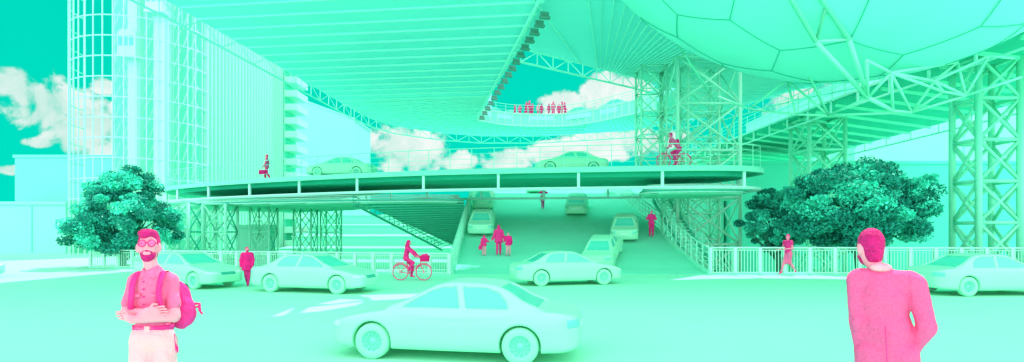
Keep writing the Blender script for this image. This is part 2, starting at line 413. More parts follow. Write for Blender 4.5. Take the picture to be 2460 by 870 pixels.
# ------------------------------------------------------------------ lattice towers
def mast(label, x0, x1, D0, D1, z0, z1, bay, r, group=None, m=None, mshade=None):
    m = m or M['steel']
    root = empty('lattice_mast', label, 'lattice tower', ((x0+x1)/2,(D0+D1)/2,z0), 0, group)
    cs = [(x0,D0),(x1,D0),(x1,D1),(x0,D1)]
    for c in cs: g = MB(); g.tube((*c,z0), (*c,z1), r*1.5, n=8); g.build('leg', m, root, True)
    nb = max(1, round((z1-z0)/bay)); h = (z1-z0)/nb
    for k in range(4):
        a, b = cs[k], cs[(k+1) % 4]; g = MB()
        for j in range(nb+1):
            z = z0+j*h; g.tube((*a,z), (*b,z), r, n=6)
            if j < nb: g.tube((*a,z), (*b,z+h), r*.85, n=6); g.tube((*b,z), (*a,z+h), r*.85, n=6)
        g.build('bracing', (mshade or m) if k in (1,) else m, root, True)  # right face can take a darker steel, its shade put into the colour
    return root
grpm = 'lattice towers holding up the lower platform'
for i, (X0, X1, Xs, D) in enumerate([(385,452,464,38.6),(487,542,560,40),(600,646,663,43),(705,747,759,46.5),(770,808,817,50)]):
    s = F/D; x0, x1 = (X0-1230)/s, (X1-1230)/s
    lab = ['widest lattice tower behind the left tree, under the platform', 'second lattice tower from the left, behind the fence', 'lattice tower just behind the walking man in a cape coat',
           'fourth lattice tower from the left, against the pale terraces', 'farthest and slimmest lattice tower of the row under the platform'][i]
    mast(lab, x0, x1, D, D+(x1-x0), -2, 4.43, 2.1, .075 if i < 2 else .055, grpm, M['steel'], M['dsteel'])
mast('tall dense lattice mast rising through the right end of the deck', 11.9, 16.4, 37.4, 41.2, -2, 14.9, 3.3, .09, None, M['white'])
mast('inner lattice mast standing within the tall one by the right stair', 13.0, 15.3, 38.4, 40.2, -2, 14.9, 1.9, .055, None, M['white'])
mast('slender lattice mast on the deck at the corner of the sky opening', 9.8, 11.7, 39.4, 41.2, 6.2, 14.9, 1.7, .055, None, M['white'])
mast('short lattice pier behind the tree under the sloping bridge', 25.7, 28.8, 45, 48, -2, 12.3, 2.9, .12, None)
mast('thick white lattice pier at the far right under the bridge', 26.9, 29.3, 30, 31.8, -2, 12.4, 2.6, .115, None)
# ------------------------------------------------------------------ right bridge
br = empty('sloping_bridge', 'wide bridge deck with dark ribbed underside running off to the right', 'bridge', (30,40,12.4))
bz = 12.4
el_, er_ = [(26.6,20),(25.4,36),(24.6,55),(23.8,75)], [(39,20),(39.6,38),(41,78),(42,95)]
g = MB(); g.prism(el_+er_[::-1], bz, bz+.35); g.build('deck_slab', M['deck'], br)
for i in range(22):
    t = i/21
    a = Vector((26.4-2.4*t, 22+50*t, bz-.12)); b = Vector((39+2.3*t, 24+60*t, bz-.12)); g = MB(); g.beam(a, b, .14, .22); g.build('cross_rib', M['fascia'], br)
def ladder_edge(pts, h, step, r):
    g = MB(); q = resample([Vector(p) for p in pts], step)
    for i, p in enumerate(q):
        g.beam(p, p+Vector((0,0,-h)), r*2, r*2)
        if i < len(q)-1: g.beam(p, q[i+1], r*2.5, r*2.5); g.beam(p+Vector((0,0,-h)), q[i+1]+Vector((0,0,-h)), r*2, r*2)
    return g
ladder_edge([(x-.1,y,bz+.2) for x, y in el_], 1.0, 3.0, .06).build('edge_frame', M['rib'], br)
ladder_edge([(x+.1,y,bz+.2) for x, y in er_], 1.0, 3.6, .06).build('edge_frame', M['rib'], br)
railing('bridge_railing', 'pale railing on the near edge of the sloping bridge', [(x,y,bz+.35) for x, y in el_], 1.6, 1.5, 4, M['steel'], .03)
# ------------------------------------------------------------------ bowl hanging below the roof
bc = Vector((16.0,24.0,25.55)); br_ = Vector((15.3,12.0,16.1)); ZT = 14.92
bowl = empty('hanging_bowl', 'enormous faceted bowl bulging down from the roof at upper right', 'dome', (bc.x,bc.y,bc.z-br_.z))
g = MB(); nu, nv = 72, 26; vs = []; tmax = math.acos((bc.z-ZT)/br_.z)
for j in range(nv+1):
    th = tmax*j/nv
    for i in range(nu):
        ph = i*2*PI/nu; vs.append((bc.x+br_.x*math.sin(th)*math.cos(ph), bc.y+br_.y*math.sin(th)*math.sin(ph), bc.z-br_.z*math.cos(th)))
g.add(vs, [(j*nu+i, j*nu+(i+1)%nu, (j+1)*nu+(i+1)%nu, (j+1)*nu+i) for j in range(nv) for i in range(nu)])
g.build('bowl_shell', M['bowl'], bowl, True)
bm = bmesh.new(); bmesh.ops.create_icosphere(bm, subdivisions=3, radius=1); bm.faces.ensure_lookup_table()
g = MB(); Rr = Matrix.Rotation(.4, 3, 'X') @ Matrix.Rotation(.7, 3, 'Z')
for e in bm.edges:
    c = [Rr @ f.calc_center_median().normalized() for f in e.link_faces]
    pts = []
    for k in range(5):
        d = c[0].lerp(c[1], k/4).normalized(); p = Vector((bc.x+d.x*br_.x*1.002, bc.y+d.y*br_.y*1.002, bc.z+d.z*br_.z*1.002)); pts.append(p)
    if max(p.z for p in pts) < ZT+.2: g.path(pts, .021, 4)
bm.free(); g.build('panel_seams', M['seam'], bowl)
tr = empty('support_truss', 'white tubular truss sagging beneath the faceted bowl from mast to pier', 'truss', (18,26,12))
def T(a, b, r=.13):
    g = MB(); g.tube(P(*a), P(*b), r, n=8); return g.build('tube', M['steel'], tr, True)
nodes = dict(a=(1600,95,30),b=(1690,135,33),c=(1705,225,34),d=(1912,275,28),e=(1990,277,27),f=(2190,270,25.5),g=(2320,230,25),h=(2455,185,24),
    i=(1890,192,29),j=(1960,100,21),k=(2040,95,21),l=(2082,145,21),m=(2140,175,22),n=(2245,195,24),o=(2375,135,25),p=(2085,235,23),q=(2145,266,24),r=(1622,-472,15.5),s=(1651,-472,15.5),
    t=(2435,140,25), u=(1550,-10,26), v=(1645,130,31), w=(1800,262,31), x=(2265,220,24.5), y=(2300,150,25), z=(1985,15,20))
for e in 'uv va vc cw wd de ef fg gh iw ie id re rj sk jp kp pq jk jz zk zj lm lp mq mf mn nf nx xg ng no og ot mp yn yg ym xf qf mx pe le la'.split():
    if e in ('la','le','va'): continue
    T(nodes[e[0]], nodes[e[1]], .095 if e in ('rj','jp','pq','sk','kp') else .062)
# ------------------------------------------------------------------ buildings
def building(label, x0, x1, D0, D1, z0, z1, m, slope=0, name='office_block', lines=0):
    root = empty(name, label, 'building', ((x0+x1)/2,(D0+D1)/2,z0))
    g = MB(); c = [(x0,D0),(x1,D0),(x1,D1),(x0,D1)]
    g.prism(c, z0, lambda p: z1+(slope if p[0] > (x0+x1)/2 else 0)); g.build('wall', m, root)
    g = MB(); g.prism([(x0-.15,D0-.15),(x1+.15,D0-.15),(x1+.15,D1+.15),(x0-.15,D1+.15)], lambda p: z1+.01+(slope if p[0] > (x0+x1)/2 else 0), lambda p: z1+.35+(slope if p[0] > (x0+x1)/2 else 0)); g.build('roof', m, root)
    if lines:
        g = MB()
        for k in range(lines):
            x = x0+(x1-x0)*(k+1)/(lines+1); g.box((x,D0-.03,(z0+z1)/2), (.1,.08,z1-z0-.3))
        g.build('wall_joints', M['fin'], root)
    return root
building('low pale box building at the far left edge, in front of the taller block', -62, -47.6, 55.5, 66, 0, 5.2, M['bldg'], 0, lines=3)
building('plain taller box building behind the low one at far left', -64, -50.4, 67, 80, 0, 11.9, M['bldg2'], .0)
building('narrow pale box between the far left block and the tower', -55.5, -44, 70, 84, 0, 10.2, M['bldg'], 0)
building('plain windowless slab block beyond the tower, under the roof edge', -46.4, -33.2, 110, 122, -2, 31, M['bldg'], -5)
building('long dark green wall block behind the right tree', 23.5, 75, 56, 66, -2, 9.6, M['wall'], 0, lines=2)
building('huge pale sunlit hall beyond the sloping bridge at right', 54, 140, 82, 120, -2, 27, M['bldg'], 0, lines=4)
building('dim block behind the tall mast and stair', 12.2, 23.2, 57, 64, -2, 6.2, M['bldg2'], 0)
building('distant pale low block seen over the crest of the ramp', -6, 30, 120, 130, -2, 14.0, M['bldg'], 0)
building('pale slab wall between the second and third lattice towers', -24.4, -21.6, 46, 47.5, -2, 2.6, M['bldg'])
# terraces
tr_ = empty('terraced_building', 'pale stepped terraces stacked behind the left fence and cyclist', 'building', (-14,64,-2))
for d, z, dz, sl, x1 in [(61,-2,.7,.9,-4.6),(66,-.5,.7,1.0,-7.5),(71,1.1,.6,1.1,-6.5),(77,2.7,.6,1.0,-10),(83,4.2,.8,.6,-9)]:
    g = MB(); c = [(-30,d),(x1,d),(x1+1.5,d+14),(-30,d+14)]
    g.prism(c, -2.1, lambda p: z+dz+(sl if p[1] > d+1 else 0)*.8); g.build('terrace', M['bldg'], tr_)
    g = MB(); g.box(((x1-30)/2,d-.12,z+dz+.06), (x1+30,.3,.12)); g.build('terrace_edge', M['white'], tr_)
# ---- tower block with lift shafts inside a wire cage
tw = empty('tower_block', 'tall office tower at left with vertical fins and stacked balconies', 'building', (-38.5,67,-2))
g = MB(); g.prism([(-43.7,57),(-33.9,57),(-33.9,76),(-43.7,76)], -2, 36); g.build('wall', M['bldg2'], tw)
for k in range(26):
    D = 57.2+k*.74; g = MB(); g.box((-33.6,D,17), (.5,.16,38)); g.build('fin', M['white'], tw)
g = MB()
for k in range(19): g.box((-33.72,66.4,-.6+k*2.0), (.2,18.6,.14))
g.build('floor_bands', M['fin'], tw)
g = MB(); g.prism([(-40,76.2),(-33.4,76.2),(-33.4,80.4),(-40,80.4)], -2, 36); g.build('stair_core', M['bldg2'], tw)
for k in range(17):
    z = .3+k*2.0; g = MB(); g.box((-32.5,78.3,z), (1.9,4.2,.16)); g.box((-31.6,78.3,z+.45), (.1,4.2,.8)); g.box((-32.5,76.25,z+.45), (1.9,.1,.8)); f = g.build('balcony', M['white'], tw)
    g = MB(); g.box((-33.36,78.3,z+1.15), (.1,3.0,1.4)); g.build('window', M['wall'], tw)
cg = empty('wire_cage', 'round wire cage of hoops and thin uprights wrapped around the tower front', 'cage', (-40,57,-2))
cx, cy, cr = -40.1, 57.0, 6.75
for k in range(19):
    z = -.4+k*2.0; g = MB(); g.path([(cx+cr*math.cos(t), cy+cr*math.sin(t)*.9, z) for t in [PI+i*PI/28 for i in range(29)]], .055, 5); g.build('hoop', M['white'], cg)
for k in range(23):
    t = PI+k*PI/22; g = MB(); g.tube((cx+cr*math.cos(t), cy+cr*math.sin(t)*.9, -2), (cx+cr*math.cos(t), cy+cr*math.sin(t)*.9, 36), .06 if k else .1, n=5); g.build('upright', M['white'], cg)
g = MB()
for k in range(10):                                        # diagonal webs behind the shafts
    for j in range(19):
        x = -42.6+k*.93; z = -2+j*2.0
        g.tube((x,55.6,z), (x+.5,55.9,z+2.0), .075, n=4)
        if k % 2: g.tube((x+.5,55.6,z), (x,55.9,z+2.0), .03, n=4)
g.build('diagonal_web', M['white'], cg)
for k in range(5): g = MB(); g.tube((-42.6+k*2.1,55.8,-2), (-42.6+k*2.1,55.8,36), .07, n=5); g.build('upright', M['white'], cg)
for X, wd, zc, lab in ((326,.95,21.2,'left lift shaft, a pale square column inside the wire cage'), (391,1.1,25.6,'right lift shaft, a pale square column inside the wire cage')):
    D = 53.2; x = (X-1230)/F*D
    sh = empty('lift_shaft', lab, 'lift shaft', (x,D,-2))
    g = MB(); g.box((x,D,17), (wd,wd,38)); g.build('column', M['white'], sh)
    g = MB()
    for s in (-1,1): g.box((x+s*(wd/2+.06),D-.2,17), (.08,.2,38))
    g.build('guide_rail', M['rib'], sh)
    cb = empty('lift_cabin', 'pale lift cabin with windows riding on the %s shaft' % ('left' if X == 326 else 'right'), 'lift cabin', (x,D-.9,zc-1.2))
    g = MB(); g.box((x,D-.95,zc), (1.7,.85,2.2)); g.box((x,D-.95,zc-1.25), (1.9,1.0,.25)); g.box((x,D-.95,zc+1.2), (1.3,.8,.25)); g.build('cabin_body', M['white'], cb)
    for s in (-.55,0,.55): g = MB(); g.box((x+s,D-1.39,zc+.2), (.35,.06,1.0)); g.build('window', M['fin'], cb)
# ------------------------------------------------------------------ flight of steps with dark soffit left of the ramp
sf = empty('stair_flight', 'broad dark flight of steps slanting down under the deck beside the ramp', 'staircase', (-6,42,0))
A = [Vector((-10.6,38,4.3)), Vector((-3.5,38,4.42)), Vector((-4.3,49,1.15)), Vector((-5.3,49.5,1.0))]
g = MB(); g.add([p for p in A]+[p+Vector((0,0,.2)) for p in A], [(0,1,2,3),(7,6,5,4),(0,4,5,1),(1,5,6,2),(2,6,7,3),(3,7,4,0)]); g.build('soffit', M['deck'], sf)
g = MB()
for k in range(22):
    t = (k+.5)/22; g.beam(A[0].lerp(A[3], t)-Vector((0,0,.06)), A[1].lerp(A[2], t)-Vector((0,0,.06)), .08, .1)
g.build('soffit_ribs', M['dsteel'], sf)
q0, q1 = A[0]+Vector((-.9,-.3,0)), A[3]+Vector((-1.3,-.5,-.4)); g = MB()
g.beam(q0, q1, .12, .14); g.beam(A[0], A[3], .12, .14)
for k in range(20):
    t = k/20; a = q0.lerp(q1, t); b = A[0].lerp(A[3], t); g.beam(a, b+Vector((0,0,.1)), .06, .06); g.beam(a, a+Vector((0,0,.6)), .05, .05)
g.beam(q0+Vector((0,0,.6)), q1+Vector((0,0,.6)), .07, .07); g.build('stringer', M['dsteel'], sf)
# ------------------------------------------------------------------ railings of the ramp
def ramp_rail(side, label, Ds_, h, step):
    pts = [Vector((rx(D)[side]+(.1 if side else -.1), D, rz(D)+.15)) for D in Ds_]
    return railing('ramp_railing', label, pts, h, step, 4, M['steel'], .032)
DD = [27.7+i*1.2 for i in range(22)]
ramp_rail(0, 'railing climbing the left side of the ramp', DD, 1.25, .62)
ramp_rail(1, 'railing climbing the right side of the ramp beside the standing person', DD, 1.25, .9)
st = empty('side_stair', 'open steel stair climbing between the ramp and the tall mast', 'staircase', (11.5,30,-2))
g = MB()
for s in (10.85, 12.1): g.beam((s,28.6,-1.2), (s,40,4.7), .1, .3)
g.build('stringer', M['dsteel'], st)
g = MB()
for k in range(26): t = k/25; g.box((11.47,28.6+11.4*t,-1.1+5.8*t), (1.2,.32,.05))
g.build('treads', M['steel'], st)
g = MB()
for s in (10.85, 12.1):
    for hh in (.55,1.1): g.tube((s,28.6,-1.2+hh), (s,40,4.7+hh), .035, n=5)
    for k in range(11): t = k/10; g.tube((s,28.6+11.4*t,-1.2+5.9*t), (s,28.6+11.4*t,-.1+5.9*t), .035, n=5)
g.build('handrail', M['steel'], st)
# ------------------------------------------------------------------ plaza fences
def fence(label, a, b, nb, h, first=0):
    a = Vector(a); b = Vector(b); root = empty('plaza_fence', label, 'fence', a); d = (b-a).normalized(); ang = math.atan2(d.y, d.x)
    up = Vector((0,0,1)); g = MB(); g.beam(a+up*h, b+up*h, .09, .07); g.build('top_rail', M['white'], root)
    g = MB(); g.beam(a+up*(h-.13), b+up*(h-.13), .05, .04); g.beam(a+up*.1, b+up*.1, .05, .05); g.build('rails', M['white'], root)
    g = MB(); g.box((a+b)/2+up*.03, ((b-a).length,.3,.06), ang); g.build('plinth', M['fascia'], root)
    for i in range(nb+1):
        p = a.lerp(b, i/nb); g = MB(); g.box(p+up*(h/2), (.17,.12,h), ang); g.build('post', M['white'], root)
    for i in range(nb):
        p = a.lerp(b, i/nb); q = a.lerp(b, (i+1)/nb); g = MB()
        k = 8
        for j in range(1, k): r = p.lerp(q, j/k); g.box(r+up*(h/2), (.028,.028,h-.2), ang)
        g.build('baluster_panel', M['white'], root)
    return root
fence('pale baluster fence along the left plaza edge behind the cyclist', (-26.8,33.1,0), (-3.3,27.35,0), 22, 1.12)
fence('pale baluster fence along the right plaza edge behind the woman in heels', (10.6,27.8,0), (34,27.0,0), 18, 1.42)
# ------------------------------------------------------------------ trees
def tree(label, base, h, cr_, cz, nclump, lean=0, seed=1, leaf=.15, per=260):
    rnd = np.random.RandomState(seed); R = random.Random(seed)
    root = empty('broadleaf_tree', label, 'tree', base); b = Vector(base)
    rx_, ry_, rz_ = cr_; cc = b+Vector((lean,0,cz))
    g = MB(); top = cc+Vector((0,0,-rz_*.35))
    g.path([b, b.lerp(top,.35)+Vector((.08,0,0)), b.lerp(top,.7)+Vector((-.06,0,0)), top], [.26,.2,.17,.13], 10)
    clumps = []
    while len(clumps) < nclump:
        v = Vector(rnd.normal(size=3)); v.normalize(); k = R.uniform(.35,1.0)**.6
        p = Vector((v.x*rx_*k, v.y*ry_*k, v.z*rz_*k*(1 if v.z > 0 else .8)))
        if seed == 3: p.x *= 1-.38*max(0, v.z)+.1*math.sin(9*v.z); p.y *= 1-.3*max(0, v.z); p.z *= 1.08
        p.x *= 1+.13*math.sin(5*v.z+seed); clumps.append(cc+p)
    for i, c in enumerate(clumps[:26]):
        s = b.lerp(top, R.uniform(.55,1)); mid = s.lerp(c, .5)+Vector((0,0,-.15*R.random()))
        g.path([s, mid, c], [.08,.05,.018], 5)
    g.build('trunk', M['bark'], root, True)
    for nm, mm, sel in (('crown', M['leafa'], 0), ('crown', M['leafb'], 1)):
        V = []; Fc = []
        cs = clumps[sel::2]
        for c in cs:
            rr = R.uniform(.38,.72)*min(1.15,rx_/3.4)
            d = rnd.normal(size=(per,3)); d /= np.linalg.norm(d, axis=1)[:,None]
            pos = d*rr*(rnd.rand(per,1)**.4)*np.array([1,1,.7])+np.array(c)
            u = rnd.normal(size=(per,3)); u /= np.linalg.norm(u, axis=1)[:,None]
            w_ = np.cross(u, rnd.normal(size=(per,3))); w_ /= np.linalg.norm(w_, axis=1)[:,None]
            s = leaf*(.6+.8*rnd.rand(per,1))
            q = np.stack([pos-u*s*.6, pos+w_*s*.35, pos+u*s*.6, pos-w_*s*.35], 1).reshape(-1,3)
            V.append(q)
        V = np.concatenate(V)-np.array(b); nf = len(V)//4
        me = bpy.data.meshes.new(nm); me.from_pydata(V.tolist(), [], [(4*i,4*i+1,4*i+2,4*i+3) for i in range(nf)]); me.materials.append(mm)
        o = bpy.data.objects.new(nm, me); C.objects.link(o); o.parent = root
        if sel: o['label'] = 'darker foliage clumps with shade in their colour'
    return root
tree('round leafy tree left of the tower base, behind the fence', (-25.4,33.9,-2), 7, (3.4,3.0,3.0), 5.2, 170, .1, 3, .15)
tree('largest spreading tree behind the right fence and the man in a jacket', (20.9,31.2,-2), 8, (4.3,3.4,2.75), 5.6, 220, -.3, 5, .155)
tree('smaller darker tree tucked left of the largest one', (17.6,34.5,-2), 6, (2.35,2.1,2.4), 4.9, 120, .1, 9, .13)
# ------------------------------------------------------------------ SDF tools (organic shapes)
def smin(a, b, k):
    h = np.clip(.5+.5*(b-a)/k, 0, 1); return b*(1-h)+a*h-k*h*(1-h)
def smax(a, b, k): return -smin(-a, -b, k)
def surfnet(f, org, h):
    nx, ny, nz = f.shape; s = f < 0
    cnt = np.zeros((nx-1,ny-1,nz-1), np.float32); acc = np.zeros((nx-1,ny-1,nz-1,3), np.float32)
    sl = lambda d, n: slice(d, n-1+d)
    cor = [(i,j,k) for i in (0,1) for j in (0,1) for k in (0,1)]
    for a in cor:
        for ax in range(3):
            if a[ax]: continue
            b = list(a); b[ax] = 1
            fa = f[sl(a[0],nx),sl(a[1],ny),sl(a[2],nz)]; fb = f[sl(b[0],nx),sl(b[1],ny),sl(b[2],nz)]
            m = (fa < 0) != (fb < 0); t = np.where(m, fa/(fa-fb+1e-12), 0)
            cnt += m
            for c in range(3): acc[...,c] += m*(a[c]+(t if c == ax else 0))
    act = cnt > 0; idx = -np.ones(act.shape, np.int64); ii = np.argwhere(act); idx[act] = np.arange(len(ii))
    V = (ii+acc[act]/cnt[act][:,None])*h+np.array(org); Q = []
    for ax in range(3):
        o = [c for c in range(3) if c != ax]
        a = [slice(1,-1)]*3; a[ax] = slice(0,-1); b = list(a); b[ax] = slice(1,None)
        sa = s[tuple(a)]; sb = s[tuple(b)]; e = np.argwhere(sa != sb)
        if len(e) == 0: continue
        fl = sa[tuple(e.T)]
        e = e.copy(); e[:,o[0]] += 1; e[:,o[1]] += 1
        d0 = np.zeros(3,int); d0[o[0]] = 1; d1 = np.zeros(3,int); d1[o[1]] = 1
        q = np.stack([idx[tuple(x.T)] for x in (e-d0-d1, e-d1, e, e-d0)], 1)
        if ax == 1: fl = ~fl
        q[~fl] = q[~fl][:,::-1]; Q.append(q)
    Q = np.concatenate(Q); Q = Q[(Q >= 0).all(1)]
    return V, Q
def np_mesh(name, V, Q, material, parent, smooth=True, extra=None):
    me = bpy.data.meshes.new(name); vs = V.tolist(); fs = Q.tolist()
    if extra is not None:
        k = len(vs); vs += [tuple(v) for v in extra.v]; fs += [tuple(i+k for i in f) for f in extra.f]
    me.from_pydata(vs, [], fs); me.materials.append(material)
    if smooth: me.polygons.foreach_set('use_smooth', [True]*len(me.polygons))
    o = bpy.data.objects.new(name, me); C.objects.link(o); o.parent = parent; return o
def rcone(X, a, b, ra, rb):
    a = np.array(a, np.float32); b = np.array(b, np.float32); d = b-a; L = float(d@d)+1e-9
    t = np.clip(((X-a)@d)/L, 0, 1); return np.linalg.norm(X-a-t[...,None]*d, axis=-1)-(ra+(rb-ra)*t)
def ellip(X, c, r, R=None):
    q = X-np.array(c, np.float32)
    if R is not None: q = q @ np.array(R, np.float32)
    r = np.array(r, np.float32); k0 = np.linalg.norm(q/r, axis=-1)+1e-6; k1 = np.linalg.norm(q/(r*r), axis=-1)+1e-6
    return k0*(k0-1)/k1
def sdf_mesh(prims, vox, k=.03, cut=None, noise=0, ns=1):
    """prims: ('c',a,b,ra,rb) or ('e',c,r,R); returns verts, quads"""
    lo = np.array([1e9]*3); hi = -lo
    for p in prims:
        if p[0] == 'c': pts = [(p[1],p[3]),(p[2],p[4])]
        else: pts = [(p[1],max(p[2]))]
        for c, r in pts: lo = np.minimum(lo, np.array(c)-r); hi = np.maximum(hi, np.array(c)+r)
    lo -= vox*2.5; hi += vox*2.5; n = np.ceil((hi-lo)/vox).astype(int)+1
    ax = [lo[i]+vox*np.arange(n[i]) for i in range(3)]
    X = np.stack(np.meshgrid(*ax, indexing='ij'), -1).astype(np.float32); f = None
    for p in prims:
        d = rcone(X, *p[1:]) if p[0] == 'c' else ellip(X, *p[1:])
        f = d if f is None else smin(f, d, k)
    if noise:
        f = f+noise*(np.sin(X[...,0]*31*ns+3*np.sin(X[...,2]*17*ns))*np.sin(X[...,2]*38*ns+2.5*np.sin(X[...,0]*19*ns+X[...,1]*23)))
    if cut is not None: f = np.maximum(f, cut(X))
    f[0]=f[-1]=1; f[:,0]=f[:,-1]=1; f[:,:,0]=f[:,:,-1]=1
    return surfnet(f, lo, vox)
# ------------------------------------------------------------------ people
def human(label, loc, rot, scale=1, J=None, top=('hot','long',.86), bottom=('magenta','long'), shoe='magenta', hair=('hair','short'), skin='skin',
          vox=.02, hd=(0,0), name='person', lean=0, beard=False, glasses=False, fold=.003, collar=False, heel=0, group=None, cap=None, curl=.5, bulk=0, kk=.035, tw=1.0):
    j = dict(pel=(0,0,.95), neck=(0,.01,1.46), head=(0,-.015,1.625))
    for s, S in ((-1,'r'),(1,'l')):
        j.update({'sh'+S:(s*.18,0,1.41), 'el'+S:(s*.225,.02,1.13), 'wr'+S:(s*.235,-.05,.89), 'hp'+S:(s*.085,0,.92), 'kn'+S:(s*.095,-.015,.5), 'an'+S:(s*.1,.02,.09), 'hd'+S:None})
    j.update(J or {}); V = {k: (Vector(v) if v is not None else None) for k, v in j.items()}
    root = empty(name, label, 'person', loc, rot, group)
    spine = (V['neck']-V['pel']).normalized(); lat = (V['shl']-V['shr']).normalized(); fr = lat.cross(spine).normalized()   # fr points to the back
    lat = spine.cross(fr)*-1; lat.normalize()
    R = np.array([[lat[i], fr[i], spine[i]] for i in range(3)])
    tp = lambda t, f=0: tuple(V['pel'].lerp(V['neck'], t)+fr*f)
    pel = V['pel']; hr = (V['hpl']-V['hpr']).normalized()
    I3 = None
    def torso(e=0):
        return [('e',tp(.66,-.005),(.155*tw+e,.105+e,.19+e),R), ('e',tp(.3,-.01),(.135*tw+e,.098+e,.17+e),R), ('e',tp(.02,.01),(.155+e,.115+e,.12+e),R),
                ('c',V['shr'].lerp(V['neck'],.15),V['shl'].lerp(V['neck'],.15),.058*tw**2+e,.058*tw**2+e)]
    def arm(S, e=0, a=0, b=1, c=1.0):
        sh, el, wr = V['sh'+S], V['el'+S], V['wr'+S]
        out = [('c',sh,sh.lerp(el,b if b <= 1 else 1),.052+e,.043+e)]
        if b >= 1: out.append(('c',el,el.lerp(wr,c),.043+e,(.028+.015*(1-c))+e))
        return out
    def leg(S, e=0, c=1.0):
        hp, kn, an = V['hp'+S], V['kn'+S], V['an'+S]
        return [('c',hp,kn,.085+e,.056+e),('c',kn,kn.lerp(an,.35),.055+e,.056+e),('c',kn.lerp(an,.3),kn.lerp(an,c),.056+e,.038+e*1.1)]
    Hc = V['head']; Hm = Matrix.Rotation(rad(hd[1]),3,'Z') @ Matrix.Rotation(rad(hd[0]),3,'X')      # hd = (pitch, yaw)
    hp_ = lambda x, y, z: tuple(Hc+Hm @ Vector((x,y,z))); HR = np.array(Hm)
    head = [('e',hp_(0,.012,.022),(.074,.092,.096),HR), ('e',hp_(0,-.018,-.048),(.054,.068,.064),HR), ('c',hp_(0,-.08,.012),hp_(0,-.096,-.018),.007,.0105),
            ('e',hp_(.081,-.002,-.008),(.012,.02,.03),HR), ('e',hp_(-.081,-.002,-.008),(.012,.02,.03),HR), ('e',hp_(0,-.078,-.055),(.022,.012,.008),HR),
            ('c',V['neck']-Vector((0,0,.04)),hp_(0,.015,-.06),.054,.05)]
    body = head+torso(-.008)+arm('r')+arm('l')+leg('r',-.004)+leg('l',-.004)
    ex = MB(); feet = []
    for S, s in (('r',-1),('l',1)):
        wr, el = V['wr'+S], V['el'+S]; d = (wr-el).normalized()
        if V['hd'+S] is not None: d = V['hd'+S].normalized()
        pn = Vector((s,0,0)); pn = (pn-d*pn.dot(d)); pn.normalize(); sd_ = d.cross(pn)
        pc = wr+d*.05; Rh = np.array([[sd_[i], pn[i], d[i]] for i in range(3)])
        body += [('e',tuple(pc),(.04,.017,.052),Rh)]
        for q in range(4):                                # fingers and thumb
            o = (q-1.5)*.019; L = (.07,.078,.074,.058)[q if s > 0 else q]
            a = wr+d*.09+sd_*o; b = a+d*L*.5-pn*.012*curl; c_ = b+(d*(1-curl*.6)-pn*curl)*L*.5
            ex.path([a-d*.015,a,b,c_], [.0085,.0085,.008,.006], 6)
        fwd = -1 if sd_.y > 0 else 1
        a = wr+d*.03+sd_*(.035*fwd); ex.path([a-sd_*.01*fwd, a+d*.03+sd_*.018*fwd, a+d*.06+sd_*.016*fwd-pn*.015], [.011,.01,.007], 6)
        an, kn = V['an'+S], V['kn'+S]; to = V.get('to'+S) or an+Vector((s*.015,-.15,-.055))
        hl = an+(an-to).normalized()*.04; hl = Vector((hl.x, hl.y, min(an.z-.045, hl.z) if heel == 0 else an.z-.02))
        feet.append([('c',hl,to,.034,.026),('c',an,(an+to)/2,.034,.032)])
        body += [('c',an,to,.028,.022)]
    v, q = sdf_mesh(body, vox, .028); np_mesh('body', v, q, M[skin], root, True, ex)
    # clothes
    if top:
        mt, sl, hem = top; e = .014+bulk; cl = torso(e)+[('c',V['neck']+Vector((0,.01,-.06)),V['neck']+Vector((0,.005,.0)),.062+bulk,.056+bulk)]
        fs = {'long':(1,.96),'half':(.78,0),'cap':(.35,0),'roll':(.66,0)}[sl]
        for S in 'rl': cl += arm(S, (.013 if sl != 'roll' else .004)+bulk*.8, 0, fs[0], fs[1] or 1)
        if sl == 'roll':
            for S in 'rl': cl.append(('c', V['sh'+S].lerp(V['el'+S],.58), V['sh'+S].lerp(V['el'+S],.66), .058, .058))
        if hem < .88 and kk < .03: cl += [('e',tp(.28,.0),(.172,.118,.2),R)]
        if hem < .88:
            for S in 'rl':
                hp, kn = V['hp'+S], V['kn'+S]; t = (.92-hem)/.42
                cl.append(('c',hp,hp.lerp(kn,min(1,t)),.10+e,.092+e+ .03*bulk/.02*t if bulk else .095+e))
        hz_ = hem-.03
        cut = (lambda X: hz_-X[...,2]) if (hem >= .5 and lean < .4) else None
        v, q = sdf_mesh(cl, vox, kk, cut, fold)
        np_mesh({'dress':'dress'}.get(mt, 'jacket' if bulk or sl == 'long' else 'shirt'), v, q, M[mt], root)
        if collar:
            g = MB(); c = V['neck']
            for s in (-1,1): g.add([c+Vector(p) for p in ((s*.015,-.085,-.03),(s*.055,-.05,.02),(s*.07,.0,.025),(s*.085,-.03,-.01),(s*.05,-.1,-.055))], [(0,1,2,3,4)])
            o = g.build('collar', M[mt], root, world=False)
            md = o.modifiers.new('t','SOLIDIFY'); md.thickness = .008
    if bottom:
        mt, ln = bottom; c = {'long':.95,'capri':.6,'short':.0,'skirt':0}[ln]; cl = [('e',tp(.02,.01),(.165,.122,.12),R)]
        for S in 'rl':
            if ln == 'skirt': hp = V['hp'+S]; kn = V['kn'+S].lerp((V['knr']+V['knl'])/2, .45); cl += [('c',hp,hp.lerp(kn,.98),.115,.085)]
            else: cl += leg(S, .014, c)
        top_z = V['pel'].z+.10
        v, q = sdf_mesh(cl, vox, .03, lambda X: X[...,2]-top_z, fold, .7); np_mesh('skirt' if ln == 'skirt' else 'trousers', v, q, M[mt], root)
    for f in feet:
        v, q = sdf_mesh(f, min(vox,.02), .02); np_mesh('shoe', v, q, M[shoe], root)
    mh, sty = hair
